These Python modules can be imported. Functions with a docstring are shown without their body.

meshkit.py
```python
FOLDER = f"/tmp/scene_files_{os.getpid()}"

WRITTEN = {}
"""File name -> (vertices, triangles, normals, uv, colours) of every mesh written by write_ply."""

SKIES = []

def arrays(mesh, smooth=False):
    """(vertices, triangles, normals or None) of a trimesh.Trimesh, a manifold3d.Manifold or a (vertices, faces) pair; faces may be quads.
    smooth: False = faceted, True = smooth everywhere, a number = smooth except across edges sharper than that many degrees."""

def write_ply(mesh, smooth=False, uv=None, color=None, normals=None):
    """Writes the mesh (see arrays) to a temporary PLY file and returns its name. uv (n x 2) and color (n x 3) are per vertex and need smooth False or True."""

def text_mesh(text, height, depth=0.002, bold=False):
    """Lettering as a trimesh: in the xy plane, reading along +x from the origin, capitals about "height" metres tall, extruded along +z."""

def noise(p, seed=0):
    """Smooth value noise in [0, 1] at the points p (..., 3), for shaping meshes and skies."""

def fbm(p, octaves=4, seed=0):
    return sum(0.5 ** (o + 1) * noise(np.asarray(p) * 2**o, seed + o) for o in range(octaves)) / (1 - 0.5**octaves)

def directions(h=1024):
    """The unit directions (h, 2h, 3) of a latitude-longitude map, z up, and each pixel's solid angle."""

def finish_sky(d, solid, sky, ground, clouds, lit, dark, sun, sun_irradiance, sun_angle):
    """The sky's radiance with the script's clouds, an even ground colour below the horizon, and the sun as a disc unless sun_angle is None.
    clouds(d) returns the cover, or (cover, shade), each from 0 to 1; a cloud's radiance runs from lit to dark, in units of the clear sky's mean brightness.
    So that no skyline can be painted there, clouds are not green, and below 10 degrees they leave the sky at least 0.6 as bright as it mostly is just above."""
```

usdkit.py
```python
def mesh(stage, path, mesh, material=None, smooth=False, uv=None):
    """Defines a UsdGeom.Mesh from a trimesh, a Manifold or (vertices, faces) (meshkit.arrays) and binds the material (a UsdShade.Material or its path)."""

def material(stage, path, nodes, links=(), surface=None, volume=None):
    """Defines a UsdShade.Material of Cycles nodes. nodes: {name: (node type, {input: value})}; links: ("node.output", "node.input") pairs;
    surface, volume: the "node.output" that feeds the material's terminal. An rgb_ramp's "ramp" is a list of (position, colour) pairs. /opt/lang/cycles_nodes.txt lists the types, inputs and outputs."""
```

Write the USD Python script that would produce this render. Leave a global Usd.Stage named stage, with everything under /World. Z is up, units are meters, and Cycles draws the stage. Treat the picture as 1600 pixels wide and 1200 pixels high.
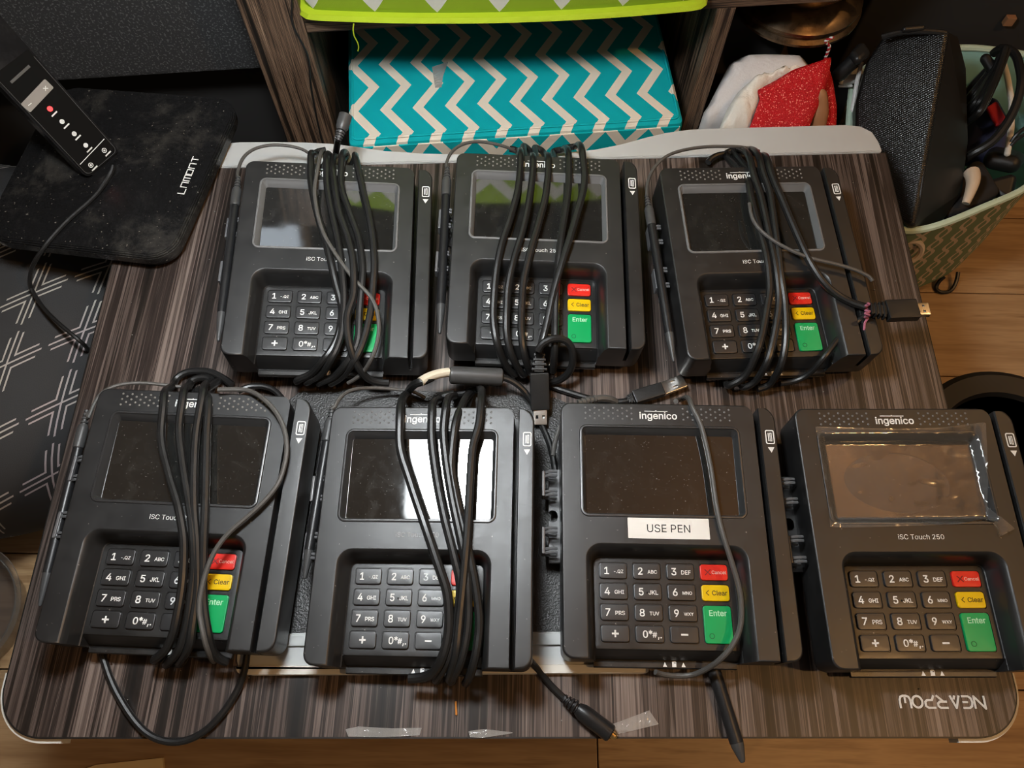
import math, numpy as np, trimesh, usdkit, meshkit, shapely
import manifold3d as m3
from shapely.geometry import Polygon, LineString, Point, box as sbox
from shapely import affinity
from shapely.ops import unary_union
from scipy.interpolate import PchipInterpolator
from scipy.ndimage import gaussian_filter1d
from scipy.spatial.transform import Rotation as Rot
from pxr import Usd, UsdGeom, UsdLux, UsdShade, Sdf, Gf

stage = Usd.Stage.CreateInMemory()
UsdGeom.SetStageUpAxis(stage, UsdGeom.Tokens.z)
UsdGeom.SetStageMetersPerUnit(stage, 1.0)
UsdGeom.Xform.Define(stage, '/World')
rng = np.random.default_rng(7)

# ------------------------------------------------------------------ camera, light, exposure
PITCH, ROLL, FPX, CAMH = 1.14728377, 0.02072876, 1202.5, 0.63328684
_f = np.array([0, math.cos(PITCH), -math.sin(PITCH)])
_r0 = np.array([1.0, 0, 0]); _u0 = np.cross(_r0, _f)
_c, _s = math.cos(ROLL), math.sin(ROLL)
CR, CU, CF = _c * _r0 + _s * _u0, -_s * _r0 + _c * _u0, _f
CC = np.array([0, 0, CAMH])
cam = UsdGeom.Camera.Define(stage, '/World/camera')
M = np.eye(4); M[0, :3], M[1, :3], M[2, :3], M[3, :3] = CR, CU, -CF, CC
cam.AddTransformOp().Set(Gf.Matrix4d(*M.ravel().tolist()))
cam.CreateHorizontalApertureAttr(36.0); cam.CreateVerticalApertureAttr(27.0)
cam.CreateFocalLengthAttr(36.0 * FPX / 1600.0)
cam.CreateClippingRangeAttr(Gf.Vec2f(0.01, 50))
cam.CreateExposureAttr(0.0)

LED = 120.0            # radiance of the desk lamp's white panel
BULB = 430.0          # radiance of the unseen warm bulbs
DOME = 0.035
dome = UsdLux.DomeLight.Define(stage, '/World/dome')
dome.CreateIntensityAttr(DOME); dome.CreateColorAttr(Gf.Vec3f(1.0, 0.84, 0.66))
FLOOR = -0.28


def bp(u, v, z):                      # the point at height z seen at a photograph pixel
    d = CF + CR * (u - 800) / FPX - CU * (v - 600) / FPX
    return CC + d * ((z - CAMH) / d[2])


def bpy(u, v, y):                     # the point at depth y
    d = CF + CR * (u - 800) / FPX - CU * (v - 600) / FPX
    return CC + d * (y / d[1])


# ------------------------------------------------------------------ materials
MATS = {}


def mat(name, nodes, links=(), surface='p.BSDF'):
    MATS[name] = usdkit.material(stage, '/World/Looks/' + name, nodes, links, surface=surface)
    return MATS[name]


def plain(name, col, rough=0.5, bump=0.0, bscale=800, metallic=0.0, spec=0.5, rvar=0.0, **kw):
    n = {'p': ('principled_bsdf', {'base_color': col, 'roughness': rough, 'metallic': metallic, 'specular_ior_level': spec, **kw})}
    l = []
    if bump or rvar:
        n['tc'] = ('texture_coordinate', {})
    if bump:
        n['n'] = ('noise_texture', {'scale': bscale, 'detail': 3.0})
        n['b'] = ('bump', {'strength': bump, 'distance': 0.0006})
        l += [('tc.object', 'n.vector'), ('n.fac', 'b.height'), ('b.normal', 'p.normal')]
    if rvar:
        n['n2'] = ('noise_texture', {'scale': 30.0, 'detail': 5.0, 'roughness': 0.65})
        n['mr'] = ('map_range', {'from_min': 0.35, 'from_max': 0.7, 'to_min': rough - rvar, 'to_max': rough + rvar, 'clamp': True})
        l += [('tc.object', 'n2.vector'), ('n2.fac', 'mr.value'), ('mr.result', 'p.roughness')]
    return mat(name, n, l)


def math_graph(nodes, links):
    """small helper: m('multiply', a, b) adds a math node; a, b are numbers or 'node.output'"""
    k = [0]

    def m(op, a, b=None, c=None):
        k[0] += 1
        nm = f'm{k[0]}'
        ins = {'math_type': op}
        for key, v in (('value1', a), ('value2', b), ('value3', c)):
            if isinstance(v, str):
                links.append((v, f'{nm}.{key}'))
            elif v is not None:
                ins[key] = float(v)
        nodes[nm] = ('math', ins)
        return nm + '.value'
    return m


def dusty(name, base, rough, dust=(0.30, 0.28, 0.25), thresh=0.70, bump=0.02):
    """dark moulded plastic with fine grain and a thin scatter of dust specks and smears"""
    n = {'tc': ('texture_coordinate', {}),
         'g': ('noise_texture', {'scale': 1500.0, 'detail': 2.0}),
         'b': ('bump', {'strength': bump, 'distance': 0.0004}),
         's': ('noise_texture', {'scale': 420.0, 'detail': 2.0, 'roughness': 0.5}),
         'sr': ('map_range', {'from_min': thresh, 'from_max': thresh + 0.06, 'to_min': 0.0, 'to_max': 0.75, 'clamp': True}),
         'w': ('noise_texture', {'scale': 24.0, 'detail': 6.0, 'roughness': 0.7}),
         'wr': ('map_range', {'from_min': 0.45, 'from_max': 0.8, 'to_min': 0.0, 'to_max': 0.03, 'clamp': True}),
         'rr': ('map_range', {'from_min': 0.35, 'from_max': 0.7, 'to_min': rough - 0.05, 'to_max': rough + 0.08, 'clamp': True}),
         'ad': ('math', {'math_type': 'add', 'use_clamp': True}),
         'mx': ('mix_color', {'a': base, 'b': dust}),
         'p': ('principled_bsdf', {'roughness': rough, 'specular_ior_level': 0.75})}
    l = [('tc.object', 'g.vector'), ('tc.object', 's.vector'), ('tc.object', 'w.vector'), ('g.fac', 'b.height'), ('b.normal', 'p.normal'),
         ('s.fac', 'sr.value'), ('w.fac', 'wr.value'), ('w.fac', 'rr.value'), ('rr.result', 'p.roughness'),
         ('sr.result', 'ad.value1'), ('wr.result', 'ad.value2'), ('ad.value', 'mx.fac'), ('mx.result', 'p.base_color')]
    return mat(name, n, l)


dusty('terminal_plastic', (0.012, 0.012, 0.0125), 0.42, thresh=0.735)
dusty('key_plate_plastic', (0.010, 0.010, 0.010), 0.38, thresh=0.74)
plain('key_plastic', (0.017, 0.017, 0.018), 0.38, spec=0.9)
plain('slot_black', (0.004, 0.004, 0.004), 0.3)
plain('frame_grey', (0.15, 0.15, 0.15), 0.42)
plain('frame_black', (0.03, 0.03, 0.031), 0.34, spec=0.9)
dusty('chip_slot_plastic', (0.018, 0.018, 0.018), 0.30, thresh=0.72)
plain('red_key', (0.72, 0.022, 0.012), 0.35)
plain('yellow_key', (0.80, 0.52, 0.0), 0.35)
plain('green_key', (0.0, 0.36, 0.10), 0.35)
plain('print_white', (0.80, 0.80, 0.78), 0.6)
plain('print_dim', (0.34, 0.34, 0.34), 0.6)
plain('print_pink', (0.82, 0.42, 0.36), 0.6)
plain('print_dark_red', (0.22, 0.01, 0.01), 0.6)
plain('print_brown', (0.13, 0.085, 0.0), 0.6)
plain('print_pale_green', (0.42, 0.78, 0.52), 0.6)
plain('print_dark_green', (0.0, 0.14, 0.04), 0.6)
plain('print_black', (0.03, 0.03, 0.03), 0.6)
plain('dimple_dust', (0.20, 0.19, 0.17), 0.5)
plain('rubber_black', (0.013, 0.013, 0.013), 0.38, rvar=0.06)
plain('rubber_grey', (0.085, 0.08, 0.074), 0.5)
plain('plug_black', (0.014, 0.014, 0.014), 0.42, bump=0.1, bscale=900)
plain('steel', (0.62, 0.60, 0.56), 0.24, metallic=1.0)
plain('brass', (0.75, 0.52, 0.22), 0.3, metallic=1.0)
plain('clip_grey', (0.13, 0.13, 0.135), 0.32)
plain('pen_black', (0.016, 0.016, 0.017), 0.36, rvar=0.05)
plain('pen_grey', (0.06, 0.06, 0.06), 0.42)
plain('cream_sleeve', (0.72, 0.64, 0.50), 0.55)
plain('pink_thread', (0.42, 0.13, 0.20), 0.8)
plain('label_paper', (0.82, 0.80, 0.76), 0.65)
plain('ledge_white', (0.52, 0.53, 0.525), 0.5, rvar=0.08)
plain('bumper_white', (0.70, 0.68, 0.62), 0.4)
plain('board_edge', (0.010, 0.009, 0.008), 0.45)
plain('dark_metal', (0.012, 0.012, 0.012), 0.4)
plain('lamp_black', (0.008, 0.008, 0.009), 0.22, rvar=0.1)
plain('lamp_gloss', (0.006, 0.006, 0.006), 0.08)
plain('lamp_plate', (0.30, 0.27, 0.24), 0.45)
plain('navy', (0.01, 0.012, 0.045), 0.7)
plain('red_cloth', (0.45, 0.01, 0.02), 0.7)
plain('mint_inside', (0.42, 0.76, 0.70), 0.8, bump=0.2, bscale=600)
plain('mint_rim', (0.62, 0.78, 0.62), 0.75, bump=0.2, bscale=900)
plain('white_strap', (0.78, 0.74, 0.66), 0.7)
plain('beige_plastic', (0.72, 0.58, 0.44), 0.45)
plain('tan_wood', (0.36, 0.17, 0.08), 0.35)
plain('white_felt', (0.70, 0.67, 0.66), 0.9, bump=0.3, bscale=500)
plain('white_plastic', (0.75, 0.73, 0.70), 0.4)
plain('bronze', (0.22, 0.16, 0.105), 0.33, metallic=1.0, rvar=0.1)
plain('cardboard', (0.78, 0.58, 0.30), 0.8, bump=0.3, bscale=300)
plain('wall_dark', (0.028, 0.026, 0.025), 0.9)
plain('unseen_wall_black', (0.009, 0.009, 0.010), 0.9)  # for the unseen back wall, near-black so the screens reflect dark
plain('wall_plaster', (0.20, 0.17, 0.14), 0.9)
plain('ceiling_paint', (0.42, 0.30, 0.19), 0.9)  # for the unseen ceiling, tinted warm for the brown screen reflections
plain('bin_black', (0.012, 0.011, 0.010), 0.45)
plain('fur_white', (0.84, 0.80, 0.72), 0.95, bump=1.0, bscale=260)
plain('orange_crumb', (0.6, 0.22, 0.03), 0.6)
plain('teal_bin_dark', (0.012, 0.05, 0.055), 0.7)
for nm_, k_ in (('led_panel', 1.0), ('led_panel_mid', 0.32), ('led_panel_edge', 0.06)):
    mat(nm_, {'e': ('emission', {'color': (0.93, 0.98, 1.0), 'strength': LED * k_})}, surface='e.emission')
mat('bulb_glow', {'e': ('emission', {'color': (1.0, 0.55, 0.21), 'strength': BULB})}, surface='e.emission')
mat('bulb_glow_far', {'e': ('emission', {'color': (1.0, 0.55, 0.21), 'strength': BULB * 0.55})}, surface='e.emission')
mat('red_led', {'e': ('emission', {'color': (1.0, 0.05, 0.05), 'strength': 3.2})}, surface='e.emission')
mat('unseen_pane_glow', {'e': ('emission', {'color': (0.80, 0.90, 1.0), 'strength': 2.0})}, surface='e.emission')  # glow of the unseen pane that the left back screen reflects

# screen glass: black mirror with dust
mat('screen_glass', {
    'tc': ('texture_coordinate', {}),
    's': ('noise_texture', {'scale': 700.0, 'detail': 1.0}),
    'sr': ('map_range', {'from_min': 0.72, 'from_max': 0.78, 'to_min': 0.0, 'to_max': 0.35, 'clamp': True}),
    'w': ('noise_texture', {'scale': 45.0, 'detail': 6.0, 'roughness': 0.7, 'distortion': 1.0}),
    'wr': ('map_range', {'from_min': 0.5, 'from_max': 0.8, 'to_min': 0.0, 'to_max': 0.05, 'clamp': True}),
    'ad': ('math', {'math_type': 'add', 'use_clamp': True}),
    'mx': ('mix_color', {'a': (0.016, 0.016, 0.015), 'b': (0.45, 0.43, 0.38)}),
    'rr': ('map_range', {'from_min': 0.3, 'from_max': 0.8, 'to_min': 0.03, 'to_max': 0.09, 'clamp': True}),
    'p': ('principled_bsdf', {'roughness': 0.05, 'ior': 2.4})},
    [('tc.object', 's.vector'), ('tc.object', 'w.vector'), ('s.fac', 'sr.value'), ('w.fac', 'wr.value'), ('w.fac', 'rr.value'), ('rr.result', 'p.roughness'),
     ('sr.result', 'ad.value1'), ('wr.result', 'ad.value2'), ('ad.value', 'mx.fac'), ('mx.result', 'p.base_color')])


def wood_stripes(name, scale, cols, rough=0.38, along=0.03, spec=0.5, jitter=False):
    """zebra-wood laminate: the grain runs along the axis that scale stretches"""
    n = {'tc': ('texture_coordinate', {}),
         'mp': ('mapping', {'scale': scale}),
         'a': ('noise_texture', {'scale': 1.0, 'detail': 6.0, 'roughness': 0.62, 'distortion': 0.05}),
         'mp2': ('mapping', {'scale': tuple(5.0 * s for s in scale), 'location': (3.1, 1.7, 0.4)}),
         'f': ('noise_texture', {'scale': 1.0, 'detail': 4.0, 'roughness': 0.6}),
         'mx': ('mix_float', {'fac': 0.36}),
         'r': ('rgb_ramp', {'ramp': cols}),
         'b': ('bump', {'strength': 0.12, 'distance': 0.0006}),
         'p': ('principled_bsdf', {'roughness': rough, 'specular_ior_level': spec})}
    l = [('tc.object', 'mp.vector'), ('mp.vector', 'a.vector'), ('tc.object', 'mp2.vector'), ('mp2.vector', 'f.vector'), ('a.fac', 'mx.a'), ('f.fac', 'mx.b'),
         ('mx.result', 'r.fac'), ('r.color', 'p.base_color'), ('mx.result', 'b.height'), ('b.normal', 'p.normal')]
    if jitter:
        n['oi'] = ('object_info', {})
        n['cx'] = ('combine_xyz', {})
        n['jm'] = ('math', {'math_type': 'multiply', 'value2': 17.0})
        n['va'] = ('vector_math', {'math_type': 'add'})
        n['va2'] = ('vector_math', {'math_type': 'add'})
        n['hs'] = ('mix_color', {'blend_type': 'multiply', 'fac': 1.0})
        n['tr'] = ('map_range', {'to_min': 0.78, 'to_max': 1.15})
        n['tcx'] = ('combine_xyz', {})
        l = [x for x in l if x not in (('tc.object', 'mp.vector'), ('tc.object', 'mp2.vector'), ('r.color', 'p.base_color'))]
        l += [('oi.random', 'jm.value1'), ('jm.value', 'cx.x'), ('jm.value', 'cx.y'), ('tc.object', 'va.vector1'), ('cx.vector', 'va.vector2'), ('va.vector', 'mp.vector'), ('va.vector', 'mp2.vector'),
              ('oi.random', 'tr.value'), ('tr.result', 'tcx.x'), ('tr.result', 'tcx.y'), ('tr.result', 'tcx.z'), ('r.color', 'hs.a'), ('tcx.vector', 'hs.b'), ('hs.result', 'p.base_color')]
        del n['va2']
    return mat(name, n, l)


ZEBRA = [(0.40, (0.008, 0.006, 0.005)), (0.455, (0.022, 0.016, 0.013)), (0.475, (0.115, 0.086, 0.074)), (0.50, (0.045, 0.032, 0.027)), (0.525, (0.020, 0.014, 0.012)), (0.545, (0.17, 0.13, 0.113)), (0.58, (0.06, 0.043, 0.037)), (0.61, (0.24, 0.19, 0.165)), (0.66, (0.08, 0.058, 0.05))]
wood_stripes('table_wood', (27.0, 0.35, 10.0), ZEBRA, rough=0.40)
SHELFW = [(0.40, (0.008, 0.006, 0.004)), (0.46, (0.03, 0.019, 0.013)), (0.49, (0.20, 0.125, 0.08)), (0.515, (0.03, 0.019, 0.013)), (0.55, (0.26, 0.165, 0.105)), (0.58, (0.05, 0.03, 0.02)), (0.63, (0.36, 0.24, 0.16))]
wood_stripes('shelf_wood_upright', (85.0, 85.0, 1.2), SHELFW, rough=0.5)
wood_stripes('shelf_wood_level', (1.2, 85.0, 85.0), SHELFW, rough=0.5)
wood_stripes('floor_wood', (1.6, 22.0, 10.0), [(0.30, (0.26, 0.145, 0.065)), (0.45, (0.42, 0.26, 0.13)), (0.53, (0.52, 0.34, 0.18)), (0.60, (0.34, 0.20, 0.095)), (0.75, (0.60, 0.42, 0.24))], rough=0.42, jitter=True)


def zigzag(name, colA, colB, period, amp, pitch, width, axes=('x', 'y'), phase=0.0, off=0.0, rough=0.85):
    """chevron print: stripes across axes[0], zigzagging along axes[1]"""
    n = {'tc': ('texture_coordinate', {}), 'sx': ('separate_xyz', {}),
         'w': ('noise_texture', {'scale': 1600.0, 'detail': 1.0}), 'b': ('bump', {'strength': 0.25, 'distance': 0.0005}),
         'd': ('noise_texture', {'scale': 35.0, 'detail': 5.0}), 'dr': ('map_range', {'from_min': 0.3, 'from_max': 0.8, 'to_min': 0.85, 'to_max': 1.1}),
         'mx': ('mix_color', {'a': colA, 'b': colB}), 'p': ('principled_bsdf', {'roughness': rough, 'specular_ior_level': 0.25})}
    l = [('tc.object', 'sx.vector'), ('tc.object', 'w.vector'), ('w.fac', 'b.height'), ('b.normal', 'p.normal')]
    m = math_graph(n, l)
    u, v = 'sx.' + axes[0], 'sx.' + axes[1]
    t = m('fraction', m('add', m('divide', v, period), 10.0 + phase))
    tri = m('absolute', m('subtract', t, 0.5))                     # 0..0.5
    uu = m('add', m('subtract', u, m('multiply', tri, 2.0 * amp)), off)
    s = m('fraction', m('add', m('divide', uu, pitch), 20.0))
    l += [(m('less_than', s, width), 'mx.fac'), ('mx.result', 'p.base_color')]
    return mat(name, n, l)


zigzag('teal_chevron', (0.0, 0.40, 0.44), (0.78, 0.70, 0.58), 0.0690, 0.0245, 0.0365, 0.34, ('x', 'y'), off=0.006)
zigzag('teal_chevron_side', (0.0, 0.40, 0.44), (0.78, 0.70, 0.58), 0.049, 0.036, 0.060, 0.34, ('z', 'x'), off=0.012)
zigzag('green_chevron', (0.27, 0.40, 0.02), (0.66, 0.64, 0.58), 0.060, 0.045, 0.085, 0.36, ('z', 'x'), phase=-0.19, off=-0.018)
plain('lime_piping', (0.40, 0.53, 0.01), 0.8, bump=0.25, bscale=900)


def quilt(name):
    """dark grey upholstery printed with pale crosses nested in chevrons"""
    n = {'uv': ('uvmap', {'attribute': 'st'}), 'tc': ('texture_coordinate', {}), 'sx': ('separate_xyz', {}),
         'w': ('noise_texture', {'scale': 900.0, 'detail': 2.0}), 'b': ('bump', {'strength': 0.35, 'distance': 0.0006}),
         'pk': ('noise_texture', {'scale': 9.0, 'detail': 2.0}), 'pr': ('rgb_ramp', {'ramp': [(0.45, (0.52, 0.49, 0.44)), (0.62, (0.50, 0.41, 0.42))]}),
         'mx': ('mix_color', {'a': (0.040, 0.040, 0.041)}), 'p': ('principled_bsdf', {'roughness': 0.8, 'specular_ior_level': 0.3})}
    l = [('uv.UV', 'sx.vector'), ('tc.object', 'w.vector'), ('w.fac', 'b.height'), ('b.normal', 'p.normal'), ('tc.object', 'pk.vector'), ('pk.fac', 'pr.fac'), ('pr.color', 'mx.b')]
    m = math_graph(n, l)
    a = m('subtract', m('fraction', m('add', 'sx.x', 20.0)), 0.5)
    c = m('subtract', m('fraction', m('add', 'sx.y', 20.0)), 0.5)
    a, c = m('absolute', a), m('absolute', c)
    lo, hi = m('minimum', a, c), m('maximum', a, c)
    w = 0.0135
    x1 = m('less_than', lo, w)
    x2 = m('less_than', m('absolute', m('subtract', lo, 0.085)), w)
    x2b = m('multiply', x2, m('less_than', hi, 0.40))
    near = m('less_than', hi, 0.455)
    line = m('multiply', m('maximum', x1, x2b), near)
    l += [(m('multiply', line, 0.85), 'mx.fac'), ('mx.result', 'p.base_color')]
    return mat(name, n, l)


quilt('quilt_fabric')


def loops(name):
    """basket canvas: beige chains of loops on olive green, uv in cells"""
    n = {'uv': ('uvmap', {'attribute': 'st'}), 'tc': ('texture_coordinate', {}), 'sx': ('separate_xyz', {}),
         'w': ('noise_texture', {'scale': 1100.0, 'detail': 1.0}), 'b': ('bump', {'strength': 0.3, 'distance': 0.0005}),
         'mx': ('mix_color', {'a': (0.21, 0.27, 0.15), 'b': (0.62, 0.49, 0.35)}), 'p': ('principled_bsdf', {'roughness': 0.85, 'specular_ior_level': 0.2})}
    l = [('uv.UV', 'sx.vector'), ('tc.object', 'w.vector'), ('w.fac', 'b.height'), ('b.normal', 'p.normal')]
    m = math_graph(n, l)
    sv = m('multiply', m('sine', m('multiply', 'sx.y', 2 * math.pi)), 0.24)
    f1 = m('absolute', m('subtract', m('fraction', m('add', m('add', 'sx.x', sv), 40.0)), 0.5))
    f2 = m('absolute', m('subtract', m('fraction', m('add', m('subtract', 'sx.x', sv), 40.0)), 0.5))
    l += [(m('less_than', m('minimum', f1, f2), 0.085), 'mx.fac'), ('mx.result', 'p.base_color')]
    return mat(name, n, l)


loops('basket_canvas')

# saffiano leather: two crossed fine waves
mat('saffiano', {'tc': ('texture_coordinate', {}), 'mp': ('mapping', {'rotation': (0.0, 0.0, 0.0)}),
                 'w1': ('wave_texture', {'scale': 190.0, 'bands_direction': 'diagonal', 'distortion': 2.0, 'detail': 2.0, 'detail_scale': 2.0}),
                 'mp2': ('mapping', {'scale': (-1.0, 1.0, 1.0)}),
                 'w2': ('wave_texture', {'scale': 190.0, 'bands_direction': 'diagonal', 'distortion': 2.0, 'detail': 2.0, 'detail_scale': 2.0}),
                 'ml': ('math', {'math_type': 'maximum'}), 'b': ('bump', {'strength': 0.30, 'distance': 0.0012}),
                 'p': ('principled_bsdf', {'base_color': (0.009, 0.009, 0.009), 'roughness': 0.27})},
    [('tc.object', 'w1.vector'), ('tc.object', 'mp2.vector'), ('mp2.vector', 'w2.vector'), ('w1.fac', 'ml.value1'), ('w2.fac', 'ml.value2'), ('ml.value', 'b.height'), ('b.normal', 'p.normal')])
plain('leather_smooth', (0.013, 0.0125, 0.012), 0.42, bump=0.1, bscale=700)
dusty('carpet_black', (0.022, 0.022, 0.023), 0.9, dust=(0.13, 0.13, 0.13), thresh=0.56, bump=0.0)
plain('pad_leather', (0.022, 0.022, 0.022), 0.36, bump=0.9, bscale=650)
plain('pile_dark', (0.02, 0.018, 0.018), 0.9)

# red glitter cloth; its sparkle is painted as pale flecks
mat('red_glitter', {'tc': ('texture_coordinate', {}), 'v': ('voronoi_texture', {'scale': 900.0}), 'sp': ('separate_color', {}),
                    'gt': ('math', {'math_type': 'greater_than', 'value2': 0.92}),
                    'mx': ('mix_color', {'a': (0.62, 0.004, 0.010), 'b': (1.0, 0.30, 0.24)}), 'b': ('bump', {'strength': 0.9, 'distance': 0.001}),
                    'p': ('principled_bsdf', {'roughness': 0.45})},
    [('tc.object', 'v.vector'), ('v.color', 'sp.color'), ('sp.r', 'gt.value1'), ('gt.value', 'mx.fac'), ('mx.result', 'p.base_color'), ('v.distance', 'b.height'), ('b.normal', 'p.normal')])
# worn black lamp base: smears of dust and scratches
mat('lamp_base_dusty', {'tc': ('texture_coordinate', {}), 's': ('noise_texture', {'scale': 330.0, 'detail': 2.0}),
                        'sr': ('map_range', {'from_min': 0.685, 'from_max': 0.73, 'to_min': 0.0, 'to_max': 0.6, 'clamp': True}),
                        'w': ('noise_texture', {'scale': 11.0, 'detail': 9.0, 'roughness': 0.78, 'distortion': 0.25}),
                        'wr': ('map_range', {'from_min': 0.52, 'from_max': 0.85, 'to_min': 0.0, 'to_max': 0.26, 'clamp': True}),
                        'ad': ('math', {'math_type': 'add', 'use_clamp': True}), 'mx': ('mix_color', {'a': (0.009, 0.009, 0.0095), 'b': (0.34, 0.31, 0.26)}),
                        'rr': ('map_range', {'from_min': 0.4, 'from_max': 0.75, 'to_min': 0.2, 'to_max': 0.5, 'clamp': True}), 'p': ('principled_bsdf', {})},
    [('tc.object', 's.vector'), ('tc.object', 'w.vector'), ('s.fac', 'sr.value'), ('w.fac', 'wr.value'), ('w.fac', 'rr.value'), ('rr.result', 'p.roughness'), ('sr.result', 'ad.value1'), ('wr.result', 'ad.value2'),
     ('ad.value', 'mx.fac'), ('mx.result', 'p.base_color')])


def clear(name, fac_rough, tint=(1, 1, 1), ior=1.45, hazy=0.0, noise=0.0, nscale=60):
    n = {'t': ('transparent_bsdf', {'color': tint}), 'g': ('glossy_bsdf', {'roughness': fac_rough, 'color': (1, 1, 1)}), 'f': ('fresnel', {'IOR': ior}),
         'm': ('mix_closure', {}), 'd': ('principled_bsdf', {'base_color': (0.8, 0.78, 0.74), 'roughness': 0.4}), 'm2': ('mix_closure', {'fac': hazy})}
    l = [('f.fac', 'm.fac'), ('t.BSDF', 'm.closure1'), ('g.BSDF', 'm.closure2'), ('m.closure', 'm2.closure1'), ('d.BSDF', 'm2.closure2')]
    if noise:
        n.update({'tc': ('texture_coordinate', {}), 'nz': ('noise_texture', {'scale': nscale, 'detail': 3.0, 'distortion': 1.5}), 'b': ('bump', {'strength': noise, 'distance': 0.002})})
        l += [('tc.object', 'nz.vector'), ('nz.fac', 'b.height'), ('b.normal', 'g.normal'), ('b.normal', 'f.normal')]
    return mat(name, n, l, surface='m2.closure')


clear('clear_film', 0.10, ior=1.45, hazy=0.03, noise=0.40, nscale=24)
clear('clear_bubble', 0.06, ior=2.1)
clear('clear_tape', 0.15, ior=1.6, hazy=0.16, noise=0.6, nscale=120)
clear('clear_cup', 0.05, ior=1.5, hazy=0.03)

# ------------------------------------------------------------------ scene helpers
USED = {}


def numbered(parent, name):
    k = USED.get((parent, name), 0)
    USED[(parent, name)] = k + 1
    return name if k == 0 else f'{name}_{k:03d}'


def stamp(prim, label=None, cat=None, group=None, kind=None):
    for key, v in (('label', label), ('category', cat), ('group', group), ('kind', kind)):
        if v:
            prim.SetCustomDataByKey(key, v)


def tm(mesh):
    if hasattr(mesh, 'to_mesh'):
        mm = mesh.to_mesh()
        return trimesh.Trimesh(np.array(mm.vert_properties[:, :3]), np.array(mm.tri_verts), process=False)
    return mesh


class Thing:
    """one top-level Xform; parts come in world coordinates unless local=True"""

    def __init__(self, name, label=None, cat=None, loc=(0, 0, 0), mtx=None, group=None, kind=None):
        self.path = '/World/' + numbered('/World', name)
        x = UsdGeom.Xform.Define(stage, self.path)
        self.m = np.eye(4)
        if mtx is None:
            self.m[:3, 3] = loc
            x.AddTranslateOp().Set(Gf.Vec3d(*map(float, loc)))
        else:
            self.m = mtx
            x.AddTransformOp().Set(Gf.Matrix4d(*mtx.T.ravel().tolist()))
        self.inv = np.linalg.inv(self.m)
        stamp(x.GetPrim(), label, cat, group, kind)

    def part(self, name, mesh, m, parent=None, smooth=30, label=None, kind=None, local=False, uv=None):
        up = parent or self.path
        path = up + '/' + numbered(up, name)
        mesh = tm(mesh)
        v, f = (mesh.vertices, mesh.faces) if hasattr(mesh, 'vertices') else mesh
        v = np.asarray(v, float)
        if not local:
            v = v @ self.inv[:3, :3].T + self.inv[:3, 3]
        p = usdkit.mesh(stage, path, (v, np.asarray(f)), MATS[m], smooth=smooth if uv is None else True, uv=uv)
        stamp(p.GetPrim(), label, None, None, kind)
        return path


def single(name, mesh, m, label, cat, smooth=30, group=None, kind=None, uv=None):
    mesh = tm(mesh)
    v, f = (mesh.vertices, mesh.faces) if hasattr(mesh, 'vertices') else mesh
    v = np.asarray(v, float)
    lo, hi = v.min(0), v.max(0)
    loc = np.array([(lo[0] + hi[0]) / 2, (lo[1] + hi[1]) / 2, lo[2]])
    p = usdkit.mesh(stage, '/World/' + numbered('/World', name), (v - loc, np.asarray(f)), MATS[m], smooth=smooth if uv is None else True, uv=uv)
    p.AddTranslateOp().Set(Gf.Vec3d(*loc.tolist()))
    stamp(p.GetPrim(), label, cat, group, kind)
    return p


def cat(*ms):
    return trimesh.util.concatenate([tm(m) for m in ms])


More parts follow.
